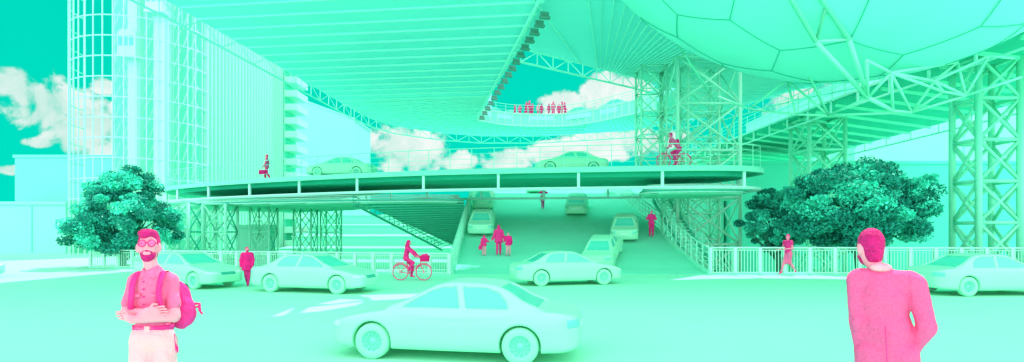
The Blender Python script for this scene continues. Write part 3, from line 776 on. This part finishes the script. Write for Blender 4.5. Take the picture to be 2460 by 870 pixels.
    hp3 = [('e',hp_(0,.022,.034),(.081,.096,.098),HR)]+([('e',hp_(0,.045,-.04),(.062,.055,.07),HR)] if sty in ('short','quiff') else [])
    def hcut(X):
        Y = (X-np.array(Hc, np.float32)) @ HR.astype(np.float32)
        fl = .055+.012*np.sin(Y[...,0]*70)
        low = np.where(Y[...,1] > .02, -.105, -.06)
        front = np.maximum(-(Y[...,1]+.035), -1) if True else 0
        facecut = np.minimum(Y[...,1]*0+(fl-Y[...,2]), (-.02-Y[...,1])*-1*-1)         # inside face zone -> positive
        side = np.minimum(np.where(np.abs(Y[...,0]) > .058, -.04, -.01)-Y[...,1], fl-Y[...,2])
        return np.maximum(side, low-Y[...,2] if sty in ('short','quiff') else -9)
    if sty == 'long':
        hp3 += [('c',hp_(0,.05,0),hp_(0,.09,-.18),.075,.07),('c',hp_(.05,.03,-.02),hp_(.07,.01,-.2),.035,.03),('c',hp_(-.05,.03,-.02),hp_(-.07,.01,-.2),.035,.03),('c',hp_(0,.08,-.15),hp_(0,.1,-.33),.07,.04)]
    if sty == 'bun': hp3 += [('e',hp_(0,.115,.0),(.04,.04,.04),HR)]
    if sty == 'quiff': hp3 += [('e',hp_(-.005,-.02,.098),(.072,.068,.034),HR), ('e',hp_(-.02,-.06,.085),(.045,.03,.02),HR)]
    if sty == 'hood': hp3 = [('e',hp_(0,.02,.03),(.095,.11,.112),HR),('c',hp_(0,.04,-.05),hp_(0,.05,-.12),.085,.09)]
    v, q = sdf_mesh(hp3, min(vox,.016), .025, hcut, fold*.8, 2.2); np_mesh('hood' if sty == 'hood' else 'hair', v, q, M[mh], root)
    if beard:
        bp = [('e',hp_(0,-.0195,-.050),(.0575,.0705,.067),HR),('c',hp_(-.03,-.076,-.05),hp_(0,-.086,-.044),.007,.01),('c',hp_(.03,-.076,-.05),hp_(0,-.086,-.044),.007,.01)]
        def bc_(X):
            Y = (X-np.array(Hc, np.float32)) @ HR.astype(np.float32)
            mouth = .0015-np.sqrt((Y[...,0]/2.2)**2+((Y[...,2]+.060)/.42)**2)
            return np.maximum(np.maximum(Y[...,2]+.034+np.maximum(np.abs(Y[...,0])-.022,0)*1.0-np.maximum(np.abs(Y[...,0])-.04,0)*3.2, mouth), Y[...,1]-.018)
        v, q = sdf_mesh(bp, min(vox,.007), .01, bc_); np_mesh('beard', v, q, M['hair'], root)
    if vox <= .021 and not glasses:                      # eyes, brows
        for s in (-1,1):
            v, q = sdf_mesh([('e',hp_(s*.03,-.078,.012),(.013,.008,.006),HR),('c',hp_(s*.014,-.084,.03),hp_(s*.045,-.074,.034),.004,.003)], .006, .003); np_mesh('eye', v, q, M['deep'], root)
    if glasses:
        g = MB()
        for s in (-1,1):
            ring = [hp_(s*.034+.027*math.cos(t), -.094+abs(math.cos(t)*.0), .012+.025*math.sin(t)) for t in [i*2*PI/18 for i in range(18)]]
            g.path(ring, .0032, 5, True); g.tube(hp_(s*.061,-.092,.016), hp_(s*.078,-.0,.012), .003, n=5)
        g.tube(hp_(-.009,-.096,.016), hp_(.009,-.096,.016), .0035, n=5)
        go = g.build('sunglasses', M['deep'], root, world=False)
        for s in (-1,1):
            g = MB(); c = [hp_(s*.034+.026*math.cos(t), -.0935, .012+.024*math.sin(t)) for t in [i*2*PI/18 for i in range(18)]]
            g.add(c+[hp_(s*.034,-.097,.012)], [(i,(i+1)%18,18) for i in range(18)]); l = g.build('lens', M['lens'], go, world=False)
    if scale != 1: root.scale = (scale,)*3
    root['_j'] = 0; del root['_j']
    return root, V
# --- foreground man with crossed arms
TZ = .45
fgl = Vector((-2.655,3.85,TZ))
J1 = dict(pel=(.0,0,.98), neck=(-.0,.0,1.475), head=(-.03,-.01,1.645), shr=(-.145,.0,1.395), shl=(.145,.01,1.39), elr=(-.19,-.03,1.16), ell=(.185,-.04,1.14),
          wrr=(.02,-.165,1.185), wrl=(-.06,-.205,1.14), hdr=(.8,.35,.05), hdl=(-.8,.45,.2), hpr=(-.08,0,.94), hpl=(.08,.02,.93), knr=(-.1,-.03,.5), knl=(.11,-.03,.5))
man, V1 = human('man in foreground with crossed arms, round sunglasses and pale trousers', fgl, rad(8), 1, J1, ('mid','roll',1.085), ('white_cloth','long'), 'deep', ('hair','quiff'), 'skin', .0085, (-12,18), beard=True, glasses=True, fold=.0022, collar=True, kk=.011, tw=.86)
man.scale = (.86,.86,1)
# shirt sleeves, buttons, pockets, belt
g = MB(); g2 = MB()
for k in range(28):
    t = k*2*PI/28
def ringband(name, m, c, rx_, ry_, z0, z1, tilt=0, th=.006, parent=man, R=None):
    g = MB(); n = 40; vs = []
    for z in (z0, z1):
        for i in range(n):
            t = i*2*PI/n; vs.append((c[0]+rx_*math.cos(t), c[1]+ry_*math.sin(t), z+tilt*rx_*math.cos(t)))
    g.add(vs, [(i,(i+1)%n,n+(i+1)%n,n+i) for i in range(n)]); o = g.build(name, m, parent, True, world=False); md = o.modifiers.new('t','SOLIDIFY'); md.thickness = th; md.offset = 1
    return o
ringband('belt', M['hot'], (0,.006), .152, .115, 1.035, 1.075, .0)
g = MB(); g.box((.01,-.116,1.055), (.04,.012,.045)); g.build('belt_buckle', M['white_cloth'], man, world=False)
g = MB()
for z in (1.40,1.345,1.29,1.235,1.05+.06): g.tube((-.012,-.118,z), (-.012,-.13,z), .006, n=8)
g.build('buttons', M['magenta'], man, world=False)
for s in (-1,1):
    g = MB(); g.box((s*.075,-.112,1.30), (.075,.012,.02), s*.3); g.build('pocket_flap', M['mid'], man, world=False)
def strap(pts, wd, m, name, parent):
    g = MB(); pts = spline(pts, 6, False); vs = []
    for i, p in enumerate(pts):
        vs += [p+Vector((-wd/2,0,0)), p+Vector((wd/2,0,0)), p+Vector((wd/2,-.008,0)), p+Vector((-wd/2,-.008,0))]
    n = len(pts); g.add(vs, [(4*i+j,4*i+(j+1)%4,4*i+4+(j+1)%4,4*i+4+j) for i in range(n-1) for j in range(4)]); return g.build(name, m, parent, True, world=False)
bag = empty('backpack', 'magenta backpack worn on the back of the man with crossed arms', 'backpack', fgl, rad(8)); bag.scale = (.86,.86,1)
bp_o = lambda p: (p[0], p[1], p[2])
v, q = sdf_mesh([('e',bp_o((.09,.17,1.29)),(.10,.07,.10),None), ('e',bp_o((.15,.17,1.13)),(.115,.085,.12),None), ('e',bp_o((.12,.2,1.2)),(.10,.06,.14),None)], .012, .05, None, .006, .8)
np_mesh('bag_body', v, q, M['hot'], bag)
g = MB(); g.path([bp_o(p) for p in ((.24,.2,1.17),(.28,.19,1.18),(.295,.18,1.15),(.32,.18,1.12))], .009, 6); g.path([bp_o(p) for p in ((.25,.2,1.20),(.29,.19,1.2),(.295,.19,1.15))], .012, 6); g.build('loose_strap', M['hot'], bag, world=False)
g = MB(); g.path([bp_o(p) for p in ((.17,.0,1.0),(.175,-.005,.95),(.18,-.0,.91))], .004, 5); g.box(bp_o((.18,0,.9)), (.014,.006,.05)); g.box(bp_o((.195,0,.885)), (.012,.006,.05)); g.build('key_ring', M['hot'], bag, world=False)
for s, pts in ((1, [(.085,.07,1.455),(.095,-.02,1.468),(.105,-.095,1.40),(.105,-.12,1.30),(.12,-.105,1.2)]), (-1, [(-.085,.07,1.455),(-.095,-.02,1.468),(-.105,-.095,1.40),(-.105,-.12,1.30),(-.12,-.105,1.2)])):
    strap([bp_o(p) for p in pts], .045, M['hot'], 'shoulder_strap', bag)
# --- foreground man seen from behind (built facing -Y, then turned round)
J2 = dict(pel=(.0,0,.94), neck=(.035,-.02,1.45), head=(.105,-.06,1.60), shr=(-.175,.0,1.375), shl=(.185,.0,1.385), elr=(-.235,.03,1.12), ell=(.175,.03,1.12),
          wrr=(-.13,-.05,.93), wrl=(.15,-.04,.90), hdr=(.3,-.3,-.8), hdl=(-.2,-.3,-.8))
man2, V2 = human('man in a tweed jacket seen from behind, hands in pockets, far right foreground', (2.46,3.42,TZ), rad(146), 1.0, J2, ('tweed','long',.84), ('hot','long'), 'deep', ('hair','short'), 'skin', .0095, (4,42), beard=True, fold=.002, bulk=.004, kk=.010)
man2.scale = (.88,.88,1.03)
g = MB(); g.path([(0.01,.137,1.12),(0.005,.146,1.02),(0.0,.15,.9)], .003, 5); g.build('back_seam', M['hot'], man2, world=False)
nk = V2['neck']
v, q = sdf_mesh([('e',(nk.x,.012,1.478),(.072,.066,.03),None)], .008, .03); np_mesh('shirt_collar', v, q, M['light'], man2)
# ------------------------------------------------------------------ bicycles
def bicycle(label, loc, rot, scale=1, basket=False):
    """rides towards +X"""
    root = empty('bicycle', label, 'bicycle', loc, rot); root.scale = (scale,)*3; m = M['hot']; r = .34
    for x in (-.52,.52):
        g = MB(); g.path([(x+r*math.cos(t),0,r+.02+r*math.sin(t)) for t in [i*2*PI/32 for i in range(32)]], .022, 6, True); wh = g.build('wheel', m, root, True, world=False)
        g = MB(); g.tube((x,-.04,r+.02), (x,.04,r+.02), .03, n=8)
        for i in range(12): t = i*PI/6; g.tube((x,0,r+.02), (x+r*math.cos(t),0,r+.02+r*math.sin(t)), .004, n=4)
        h_ = g.build('spokes', M['light'], root, world=False)
        g = MB(); g.path([(x+(r+.05)*math.cos(t),0,r+.02+(r+.05)*math.sin(t)) for t in [PI*.15+i*PI*.7/12 for i in range(13)]], .018, 5); g.build('mudguard', m, root, True, world=False)
    g = MB(); bb = (-.1,0,.3); se = (-.24,0,.82); hd1 = (.36,0,.88); hd0 = (.39,0,.66)
    for a, b in ((bb,se),(bb,hd0),((-.18,0,.6),hd0),((-.52,0,.36),bb),((-.52,0,.36),(-.2,0,.68)),(hd1,hd0),(hd0,(.52,0,.36))): g.tube(a, b, .017, n=6)
    g.build('frame', m, root, True, world=False)
    g = MB(); g.tube(hd1, (.35,0,1.0), .014); g.path([(.18,-.28,1.02),(.3,-.24,1.04),(.38,0,1.0),(.3,.24,1.04),(.18,.28,1.02)], .013, 6); g.build('handlebar', m, root, True, world=False)
    v, q = sdf_mesh([('e',(-.3,0,.88),(.09,.075,.03),None),('c',(-.3,0,.88),(-.14,0,.88),.04,.02)], .012, .02); np_mesh('saddle', v, q, M['magenta'], root)
    g = MB(); g.path([(-.1+.09*math.cos(t),.03,.3+.09*math.sin(t)) for t in [i*PI/8 for i in range(16)]], .008, 5, True); g.tube((-.1,-.08,.3), (-.1,.08,.3), .012)
    g.tube((-.1,.08,.3), (-.02,.09,.16), .01); g.tube((-.1,-.08,.3), (-.18,-.09,.44), .01); g.box((-.02,.12,.16), (.09,.07,.02)); g.box((-.18,-.12,.44), (.09,.07,.02)); g.build('crankset', m, root, world=False)
    if basket:
        g = MB(); x0, x1, z0, z1 = .42,.72,.84,1.08
        for k in range(7):
            z = z0+(z1-z0)*k/6; e = .03*k/6
            g.path([(x0-e,-.15-e,z),(x1+e,-.15-e,z),(x1+e,.15+e,z),(x0-e,.15+e,z)], .014, 4, True)
        for k in range(9):
            y = -.15+.3*k/8; g.tube((x0,y,z0), (x0-.03,y*1.2,z1), .009, n=4); g.tube((x1,y,z0), (x1+.03,y*1.2,z1), .009, n=4); x = x0+.3*k/8; g.tube((x,-.15,z0), (x,-.18,z1), .009, n=4); g.tube((x,.15,z0), (x,.18,z1), .009, n=4)
        g.box((.57,0,z0), (.3,.3,.02)); g.build('basket', M['magenta'], root, world=False)
        v, q = sdf_mesh([('e',(.55,0,1.09),(.15,.12,.07),None),('e',(.62,.05,1.12),(.08,.07,.06),None)], .02, .03, None, .006, 1.2); np_mesh('basket_filling', v, q, M['hot'], root)
        g = MB(); 
        for y in (-.06,.06): g.tube((-.36,y,.78), (-.72,y,.78), .008, n=4); g.tube((-.7,y,.78), (-.52,y,.36), .007, n=4)
        g.build('rear_rack', m, root, world=False)
    return root
def rider(label, loc, rot, scale, hair, top, bottom, skin, back=0, J=None, **kw):
    """figure facing -Y in its own frame; rot turns it to ride towards +X"""
    Jr = dict(pel=(0,.28,.98), neck=(0,.1-back,1.48), head=(0,.06-back,1.645), shr=(-.17,.11-back,1.43), shl=(.17,.11-back,1.43), elr=(-.21,-.06,1.22), ell=(.21,-.06,1.22),
              wrr=(-.22,-.2,1.07), wrl=(.22,-.2,1.07), hpr=(-.09,.26,.95), hpl=(.09,.26,.95), knr=(-.1,-.08,.78), knl=(.1,.0,.56), anr=(-.11,.12,.50), anl=(.11,.06,.22),
              tor=(-.12,-.02,.45), tol=(.12,-.08,.15), hdr=(0,-.9,-.3), hdl=(0,-.9,-.3))
    Jr.update(J or {})
    return human(label, loc, rot, scale, Jr, top, bottom, 'hot', hair, skin, kw.pop('vox', .018), kw.pop('hd', (5,0)), **kw)
bl = Vector(((990-1230)/F*24.2, 24.2, 0))
bicycle('pink bicycle with a front basket ridden across the plaza', bl, rad(-4), 1.06, True)
rider('woman with long hair riding the bicycle with a basket', bl, rad(90-4), 1.06, ('hair','long'), ('hot','long',.9), ('hot','long'), 'skin2', -.08, hd=(8,30))
bl2 = Vector((P(1619,394,31.9).x, 31.9, DZ-.02))
bicycle('pink bicycle ridden along the curved deck', bl2, rad(180), 1.22, False)
cy2, _ = rider('cyclist with a backpack riding along the curved deck', bl2, rad(-90), 1.22, ('hair','short'), ('mid','half',.95), ('hot','long'), 'skin2', .24, J=dict(elr=(-.22,-.16,1.2), ell=(.22,-.16,1.2)), vox=.022)
bk = empty('backpack', 'magenta backpack on the cyclist riding along the deck', 'backpack', bl2+Vector((-.15*1.22+.4,0,1.25*1.22)), rad(-90))
v, q = sdf_mesh([('e',(0,.0,.05),(.16,.11,.22),None),('e',(0,.05,-.05),(.14,.1,.14),None)], .022, .05, None, .006, .8); np_mesh('bag_body', v, q, M['magenta'], bk)
# ------------------------------------------------------------------ walkers
STR = dict(knr=(-.09,-.14,.52), anr=(-.09,-.10,.12), knl=(.09,.02,.5), anl=(.09,.22,.14), tol=(.1,.12,.05), elr=(-.24,.06,1.14), wrr=(-.25,.02,.9), ell=(.23,-.02,1.13), wrl=(.24,-.16,.93))
# walker in a cape coat
p = gp(594,687); 
human('man with a dark open coat and crossed step walking past the left fence', (p.x,p.y,0), rad(25), .93,
      dict(knr=(-.05,-.06,.5), anr=(.0,.12,.12), tor=(.0,.02,.04), knl=(.06,.0,.5), anl=(.03,-.08,.08), elr=(-.25,.04,1.15), wrr=(-.25,.02,.9), ell=(.23,.0,1.15), wrl=(.22,-.08,.92)),
      ('magenta','long',.72), ('hot','long'), 'magenta', ('hot','short'), 'skin', .018, (-8,15), bulk=.022, beard=True, collar=True)
# woman in heels
p = gp(1888,659)
human('slim woman in a pink dress and high heels walking in front of the right fence', (p.x,p.y-.2,0), rad(-68), 1.22,
      dict(knr=(-.06,-.17,.53), anr=(-.05,-.33,.14), tor=(-.06,-.45,.04), knl=(.06,.08,.5), anl=(.05,.38,.17), tol=(.05,.26,.04), elr=(-.22,-.02,1.17), wrr=(-.3,-.25,1.05), ell=(.2,.04,1.15), wrl=(.1,-.2,1.12), hdr=(-.6,-.8,-.3)),
      ('hot','cap',.95), ('mid','skirt'), 'hot', ('hot','short'), 'skin2', .018, (0,10), heel=1, fold=.002)
# family on the ramp, seen from behind
D = 31.2
def onramp(X, D): return Vector(((X-1230)/F*D, D, rz(D)+.012))
human('adult in a hooded jacket in the middle of the family holding hands on the ramp', onramp(1198,D), rad(180), 1.04, dict(STR, elr=(-.25,.0,1.14), wrr=(-.35,.0,.95), ell=(.25,.0,1.14), wrl=(.36,.0,.95), hdr=(-.5,0,-.8), hdl=(.5,0,-.8)),
      ('hot','long',.78), ('hot','long'), 'magenta', ('magenta','hood'), 'skin2', .02, (0,0), bulk=.035)
human('child with a bag on the left of the family on the ramp', onramp(1163,D), rad(180), .70, dict(elr=(-.27,.0,1.2), wrr=(-.42,.0,1.22), hdr=(-.8,0,.3), wrl=(.28,0,.9)),
      ('hot','long',.84), ('light','long'), 'magenta', ('hot','hood'), 'skin2', .028, (0,0), bulk=.03)
human('child in a dark jacket and white beanie on the right of the family', onramp(1221,D-.1), rad(172), .80, dict(STR, ell=(.27,.0,1.2), wrl=(.3,.0,1.1), wrr=(-.24,-.08,.95)),
      ('magenta','long',.84), ('white_cloth','long'), 'magenta', ('white_cloth','short'), 'skin2', .026, (0,0), bulk=.035)
sb = empty('school_bag', 'small magenta bag held by the left child on the ramp', 'bag', onramp(1154,D-.1)+Vector((0,0,.38)))
g = MB(); g.box((0,0,.12), (.2,.1,.24)); o = g.build('bag_body', M['magenta'], sb, world=False); md = o.modifiers.new('b','BEVEL'); md.width = .03; md.segments = 3
g = MB(); g.path([(-.05,0,.24),(-.05,0,.3),(.05,0,.3),(.05,0,.24)], .01, 5); g.build('handle', M['magenta'], sb, world=False)
# person with umbrella
u = onramp(1304,43.6)
human('small distant person walking down the ramp beneath an umbrella', u, rad(0), .80, dict(STR, ell=(.2,-.08,1.25), wrl=(.06,-.2,1.4), hdl=(-.2,0,.9)), ('light','long',.84), ('hot','long'), 'magenta', ('hair','short'), 'skin2', .03)
um = empty('umbrella', 'pink umbrella over the distant person on the ramp', 'umbrella', u+Vector((.03,-.16,1.12)))
g = MB(); n = 8
rg = [(.0,.42),(.2,.39),(.36,.3),(.44,.2)]
g.lathe([(r_, h_) for r_, h_ in rg], 8, 'Z'); o = g.build('canopy', M['hot'], um, world=False); md = o.modifiers.new('t','SOLIDIFY'); md.thickness = .01
g = MB(); g.tube((0,0,-.1), (0,0,.48), .012); g.build('shaft', M['magenta'], um, world=False)
# standing person at the right of the ramp
human('person in a cap standing with back turned by the right ramp railing', onramp(1565,35.2), rad(180), 1.02, dict(elr=(-.29,.0,1.2), wrr=(-.16,-.18,1.22), ell=(.29,.0,1.2), wrl=(.16,-.18,1.22)), ('hot','long',.86), ('magenta','long'), 'light', ('light','short'), 'skin2', .02, (0,0), bulk=.02)
# deck walker with suitcase
dwp = P(641,427,39.3); dwp.z = DZ-.02
human('man with a case walking along the left part of the deck', dwp, rad(-75), 1.12, dict(STR), ('mid','long',.86), ('magenta','long'), 'magenta', ('magenta','short'), 'skin2', .022, (0,0), bulk=.012)
cs_ = empty('briefcase', 'magenta case carried by the walking man on the deck', 'case', dwp+Vector((-.28,-.2,.42)), rad(15))
g = MB(); g.box((0,0,.18), (.42,.12,.36)); o = g.build('case_body', M['magenta'], cs_, world=False); md = o.modifiers.new('b','BEVEL'); md.width = .02
g = MB(); g.path([(-.07,0,.36),(-.07,0,.43),(.07,0,.43),(.07,0,.36)], .012, 5); g.build('handle', M['magenta'], cs_, world=False)
# group on the upper ring: four sources, then copies
srcs = []
for k, (tp_, bt_, st_) in enumerate([(('hot','long',.84),('magenta','long'),'short'),(('light','long',.84),('hot','long'),'short'),(('magenta','long',.6),('magenta','long'),'long'),(('mid','long',.84),('magenta','long'),'hood')]):
    srcs.append(human('x', (0,60,15.52), 0, 1, dict(STR) if k % 2 == 0 else dict(wrl=(.2,-.25,1.15)), tp_, bt_, 'magenta', ('hair' if st_ != 'hood' else 'magenta',st_), 'skin2', .032, group='people walking on the upper ring')[0])
spots = [(1237,0,.9,0,'leftmost person of the crowd on the upper ring above the sky opening'),(1249,3,.85,1,'second person from the left in the crowd on the upper ring'),
 (1265,2,1.1,.3,'person in a long dark coat left of centre in the upper crowd'),(1272,0,1.12,2,'tallest person in the dense cluster of the upper crowd'),(1279,3,.95,.2,'person at the right of the dense cluster in the upper crowd'),
 (1294,1,.95,1,'left one of the pair in the middle of the upper crowd'),(1301,2,.9,-1,'right one of the pair in the middle of the upper crowd'),
 (1319,0,.95,-1,'striding person left of the gap in the upper crowd'),(1329,3,1.05,1,'person in a pale jacket right of the striding one on the upper ring'),
 (1343,0,.92,1,'third person from the right in the upper crowd'),(1350,3,1.05,0,'second person from the right in the upper crowd'),(1357,2,1.0,2,'rightmost person of the crowd on the upper ring')]
used = set()
for X, k, s, r, lab in spots:
    o = srcs[k] if k not in used else copy_tree(srcs[k]); used.add(k)
    o.location = ((X-1230)/F*59.9, 59.9+random.uniform(-.1,.5), 15.52); o.scale = (s*.98,)*3; o.rotation_euler.z = r*1.2-1.2; o['label'] = lab
# ------------------------------------------------------------------ cars
def poly_sdf(px, pz, poly):
    d = np.full(px.shape, 1e9, np.float32); s = np.ones(px.shape, np.float32); n = len(poly)
    for i in range(n):
        ax, az = poly[i]; bx, bz_ = poly[i-1]; ex, ez = bx-ax, bz_-az; wx, wz = px-ax, pz-az
        t = np.clip((wx*ex+wz*ez)/(ex*ex+ez*ez), 0, 1); dx, dz = wx-ex*t, wz-ez*t; d = np.minimum(d, dx*dx+dz*dz)
        c1 = pz >= az; c2 = pz < bz_; c3 = ex*wz > ez*wx; fl = (c1&c2&c3)|(~c1&~c2&~c3); s = np.where(fl, -s, s)
    return s*np.sqrt(d)
def smooth_poly(p, n=6): return [(q.x,q.y) for q in spline([(a,b,0) for a, b in p], n)]
def make_car():
    vox = .022; root = empty('parked_car', 'x', 'car')
    x = np.arange(-2.6,2.6,vox, dtype=np.float32); y = np.arange(-1.0,1.0+vox,vox, dtype=np.float32); z = np.arange(.08,1.55,vox, dtype=np.float32)
    px, pz = np.meshgrid(x, z, indexing='ij')
    low = [(-2.42,.36),(-2.46,.55),(-2.43,.72),(-2.36,.88),(-2.05,.955),(-1.5,.975),(0,.965),(1.0,.955),(1.6,.88),(2.1,.775),(2.38,.66),(2.46,.52),(2.44,.36),(2.3,.24),(1.2,.21),(0,.2),(-1.2,.21),(-2.25,.26)]
    gh = [(-1.74,.92),(-1.38,1.15),(-1.08,1.33),(-.75,1.43),(-.25,1.455),(.1,1.445),(.36,1.37),(.82,1.14),(1.24,.92),(0,.8)]
    dl = poly_sdf(px, pz, smooth_poly(low, 4)); dg = poly_sdf(px, pz, smooth_poly(gh, 4))
    X = x[:,None,None]; Y = np.abs(y)[None,:,None]; Z = z[None,None,:]
    hw = .90-.10*np.clip((Z-.62)/.4,0,1)**2-.06*np.clip((.45-Z)/.25,0,1)**2
    cx_, cr2 = 2.46, .55                                      # plan outline with rounded ends
    qx = np.abs(X)-(cx_-cr2); qy = Y-(.90-cr2); plan = np.sqrt(np.maximum(qx,0)**2+np.maximum(qy,0)**2)+np.minimum(np.maximum(qx,qy),0)-cr2
    body = smax(smax(dl[:,None,:]+0*Y, plan+0*Z, .10), Y-hw+0*X, .05)
    body = smax(body, -(.006-np.sqrt((Y*0+X*0+(Z-.70))**2)), .001)*1 if False else body
    ghw = .845-(Z-.9)*.48-.05*np.clip(np.abs(X+.2)-1.0,0,1)
    cab = smax(dg[:,None,:]+0*Y, (Y-ghw)*.9+0*X, .07)
    f = smin(body, cab, .035)
    for wx in (-1.36,1.48):
        arch = np.maximum(np.sqrt((X-wx)**2+(Z-.34)**2)-.385, .60-Y); f = smax(f, -arch, .012)
    Ysg = y[None,:,None]
    def prism_side(poly, s=0): return np.maximum(poly_sdf(px, pz, poly)[:,None,:]+0*Y, .45-(Ysg*s if s else Y)+0*X)
    def prism_end(x0, x1, z0, z1, w0, tap): 
        return np.maximum(np.maximum(np.maximum(x0-X, X-x1)+0*Y+0*Z, np.maximum(z0-Z, Z-z1)+0*X+0*Y), Y-(w0-(Z-z0)*tap)+0*X)
    fw = [(.93,.985),(.68,1.13),(.36,1.30),(.1,1.375),(-.12,1.38),(-.22,.985)]; rw = [(-.32,.985),(-.22,1.38),(-.68,1.37),(-.94,1.28),(-1.1,1.12),(-1.14,.985)]
    wins = [prism_side(q_, s_) for q_ in (fw, rw) for s_ in (-1,1)]+[
            #(.98,.985),(.72,1.14),(.42,1.29),(.12,1.345),(-.12,1.35),(-.24,.985)]), prism_side([(-.34,.985),(-.24,1.35),(-.72,1.335),(-1.02,1.24),(-1.2,1.08),(-1.24,.985)]),
            prism_end(.3,1.6,.985,1.37,.70,.45), prism_end(-1.95,-.85,1.0,1.37,.66,.42)]
    glasses = []
    for wn in wins:
        glasses.append(np.maximum(wn+.004, cab+.022)); f = np.maximum(f, -np.maximum(wn, -(cab+.03)))
    org = (x[0],y[0],z[0])
    def fin(nm, F_, m, par=root, sm=True):
        F_ = F_.copy(); F_[0]=F_[-1]=1; F_[:,0]=F_[:,-1]=1; F_[:,:,0]=F_[:,:,-1]=1
        v, q = surfnet(F_, org, vox); return np_mesh(nm, v, q, m, par, sm)
    bd = fin('body', f, M['car'])
    for nm, gf in zip(('side_window','side_window','side_window','side_window','windscreen','rear_window'), glasses): fin(nm, gf, M['glass'], root, True)
    # lamps and grille hug the body surface
    def patch(nm, m, x0, x1, y0, y1, z0, z1, e=.008):
        Ys = y[None,:,None]; b = np.maximum(np.maximum(np.maximum(x0-X, X-x1)+0*Ys+0*Z, np.maximum(y0-Ys, Ys-y1)+0*X+0*Z), np.maximum(z0-Z, Z-z1)+0*X+0*Ys)
        return fin(nm, np.maximum(b, smax(body, -(body+.05), .001)-e), m)
    for s in (-1,1):
        patch('headlight', M['white'], 2.05,2.5, min(s*.42,s*.85), max(s*.42,s*.85), .60,.71)
        patch('taillight', M['fin'], -2.5,-2.2, min(s*.5,s*.88), max(s*.5,s*.88), .68,.84)
    patch('grille', M['grille'], 2.2,2.5, -.33,.33, .56,.68)
    patch('number_plate', M['white'], -2.5,-2.3, -.26,.26, .60,.72, .004)
    g = MB(); g.lathe([(.20,-.10),(.30,-.115),(.335,-.085),(.34,0),(.335,.085),(.30,.115),(.20,.10)], 36); 
    rims = MB(); rims.lathe([(.0,.055),(.06,.06),(.07,.045),(.18,.05),(.205,.098),(.215,.10),(.22,.07),(.205,.0)], 32)
    for i in range(11):
        t = i*2*PI/11; c = Vector((math.cos(t)*.14,.06,math.sin(t)*.14)); rims.box(c, (.1,.03,.022), R=Matrix.Rotation(-t,3,'Y'))
    wm = rm = None
    for wx in (-1.36,1.48):
        for s in (-1,1):
            if wm is None:
                wo = g.build('wheel', M['tyre'], root, True, world=False); ro = rims.build('rim', M['rim'], wo, True, world=False); wm, rm = wo.data, ro.data
            else:
                wo = bpy.data.objects.new('wheel', wm); ro = bpy.data.objects.new('rim', rm)
                for q_ in (wo, ro): C.objects.link(q_)
                wo.parent = root; ro.parent = wo
            wo.location = (wx, s*.76, .342); wo.rotation_euler = (0,0,0 if s > 0 else PI)
    g = MB(); g.box((0,0,.3), (3.6,1.1,.14)); g.build('underbody', M['seam'], root, world=False)
    return root
car0 = make_car(); first = [True]
def car(label, x, y, z, head, pitch=0, s=1, group=None):
    o = car0 if first[0] else copy_tree(car0); first[0] = False
    o.location = (x,y,z); o.rotation_euler = (0, pitch, head); o.rotation_mode = 'XYZ'; o.scale = (s,)*3; o['label'] = label
    if group: o['group'] = group
    return o
def sol(X, Y): return gp(X, Y)
car('largest car, a smooth pale green sedan side-on in the centre foreground', (1104-1230)/F*9.6, 9.6, 0, PI-rad(10), 0, .92, 'cars crossing the plaza')
car('pale sedan facing right, between the walking man and the cyclist', (757-1230)/F*19.8, 19.8, 0, rad(-14), 0, .98, 'cars crossing the plaza')
car('pale sedan half hidden behind the man with crossed arms', (450-1230)/F*21.6, 21.6, 0, rad(-22), 0, .98, 'cars crossing the plaza')
car('pale sedan seen from behind at the foot of the ramp', (1358-1230)/F*22.6, 22.6, 0, rad(14), 0, .98, 'cars crossing the plaza')
car('pale sedan cut by the right edge of the picture', (2380-1230)/F*18.6, 18.9, 0, rad(3), 0, 1.0, 'cars crossing the plaza')
car('pale car cut off at the far left edge of the picture', -27.3, 25.6, 0, rad(-20), 0, 1.0, 'cars crossing the plaza')
def rcar(label, X, D, hd_=90):
    p = onramp(X, D); pt = -math.atan2(rz(D+1.5)-rz(D-1.5), 3.0); o = car(label, p.x, p.y, p.z+.02, rad(hd_), pt, 1, 'cars driving up and down the ramp'); return o
rcar('car highest in the left lane of the ramp, seen from behind', 1163, 45.0)
rcar('lower car in the left lane of the ramp behind the family', 1159, 37.2)
rcar('farthest car in the right half of the ramp below the crest', 1387, 43.0, 80)
rcar('car on the ramp next to the standing person', 1502, 35.8, 76)
rcar('nearest car on the ramp, right of the family', 1450, 28.9+1.6, 70)
rcar('car just beyond the crest of the ramp', 1285, 57, 90)
for lab, X, D, hh in (('car on the left part of the deck beyond the railing', 822, 37.6, 176), ('car on the deck above the right half of the ramp', 1372, 35.0, 181)):
    car(lab, (X-1230)/F*D, D, DZ-.02, rad(hh), 0, 1.0, 'cars on the curved deck')
for lab, x, D, hh in (('leftmost car on the upper ring beside the floodlight row', -2.2, 61.5, 20), ('second car on the upper ring left of the crowd', .0, 63.0, 5), ('car on the upper ring just right of the crowd', 8.2, 61.0, -35), ('middle car right of the crowd on the upper ring', 11.8, 57.4, -45), ('rightmost car on the upper ring near the mast', 14.9, 53.5, -55)):
    car(lab, x, D, 15.52, rad(hh), 0, .95, 'cars on the upper ring')
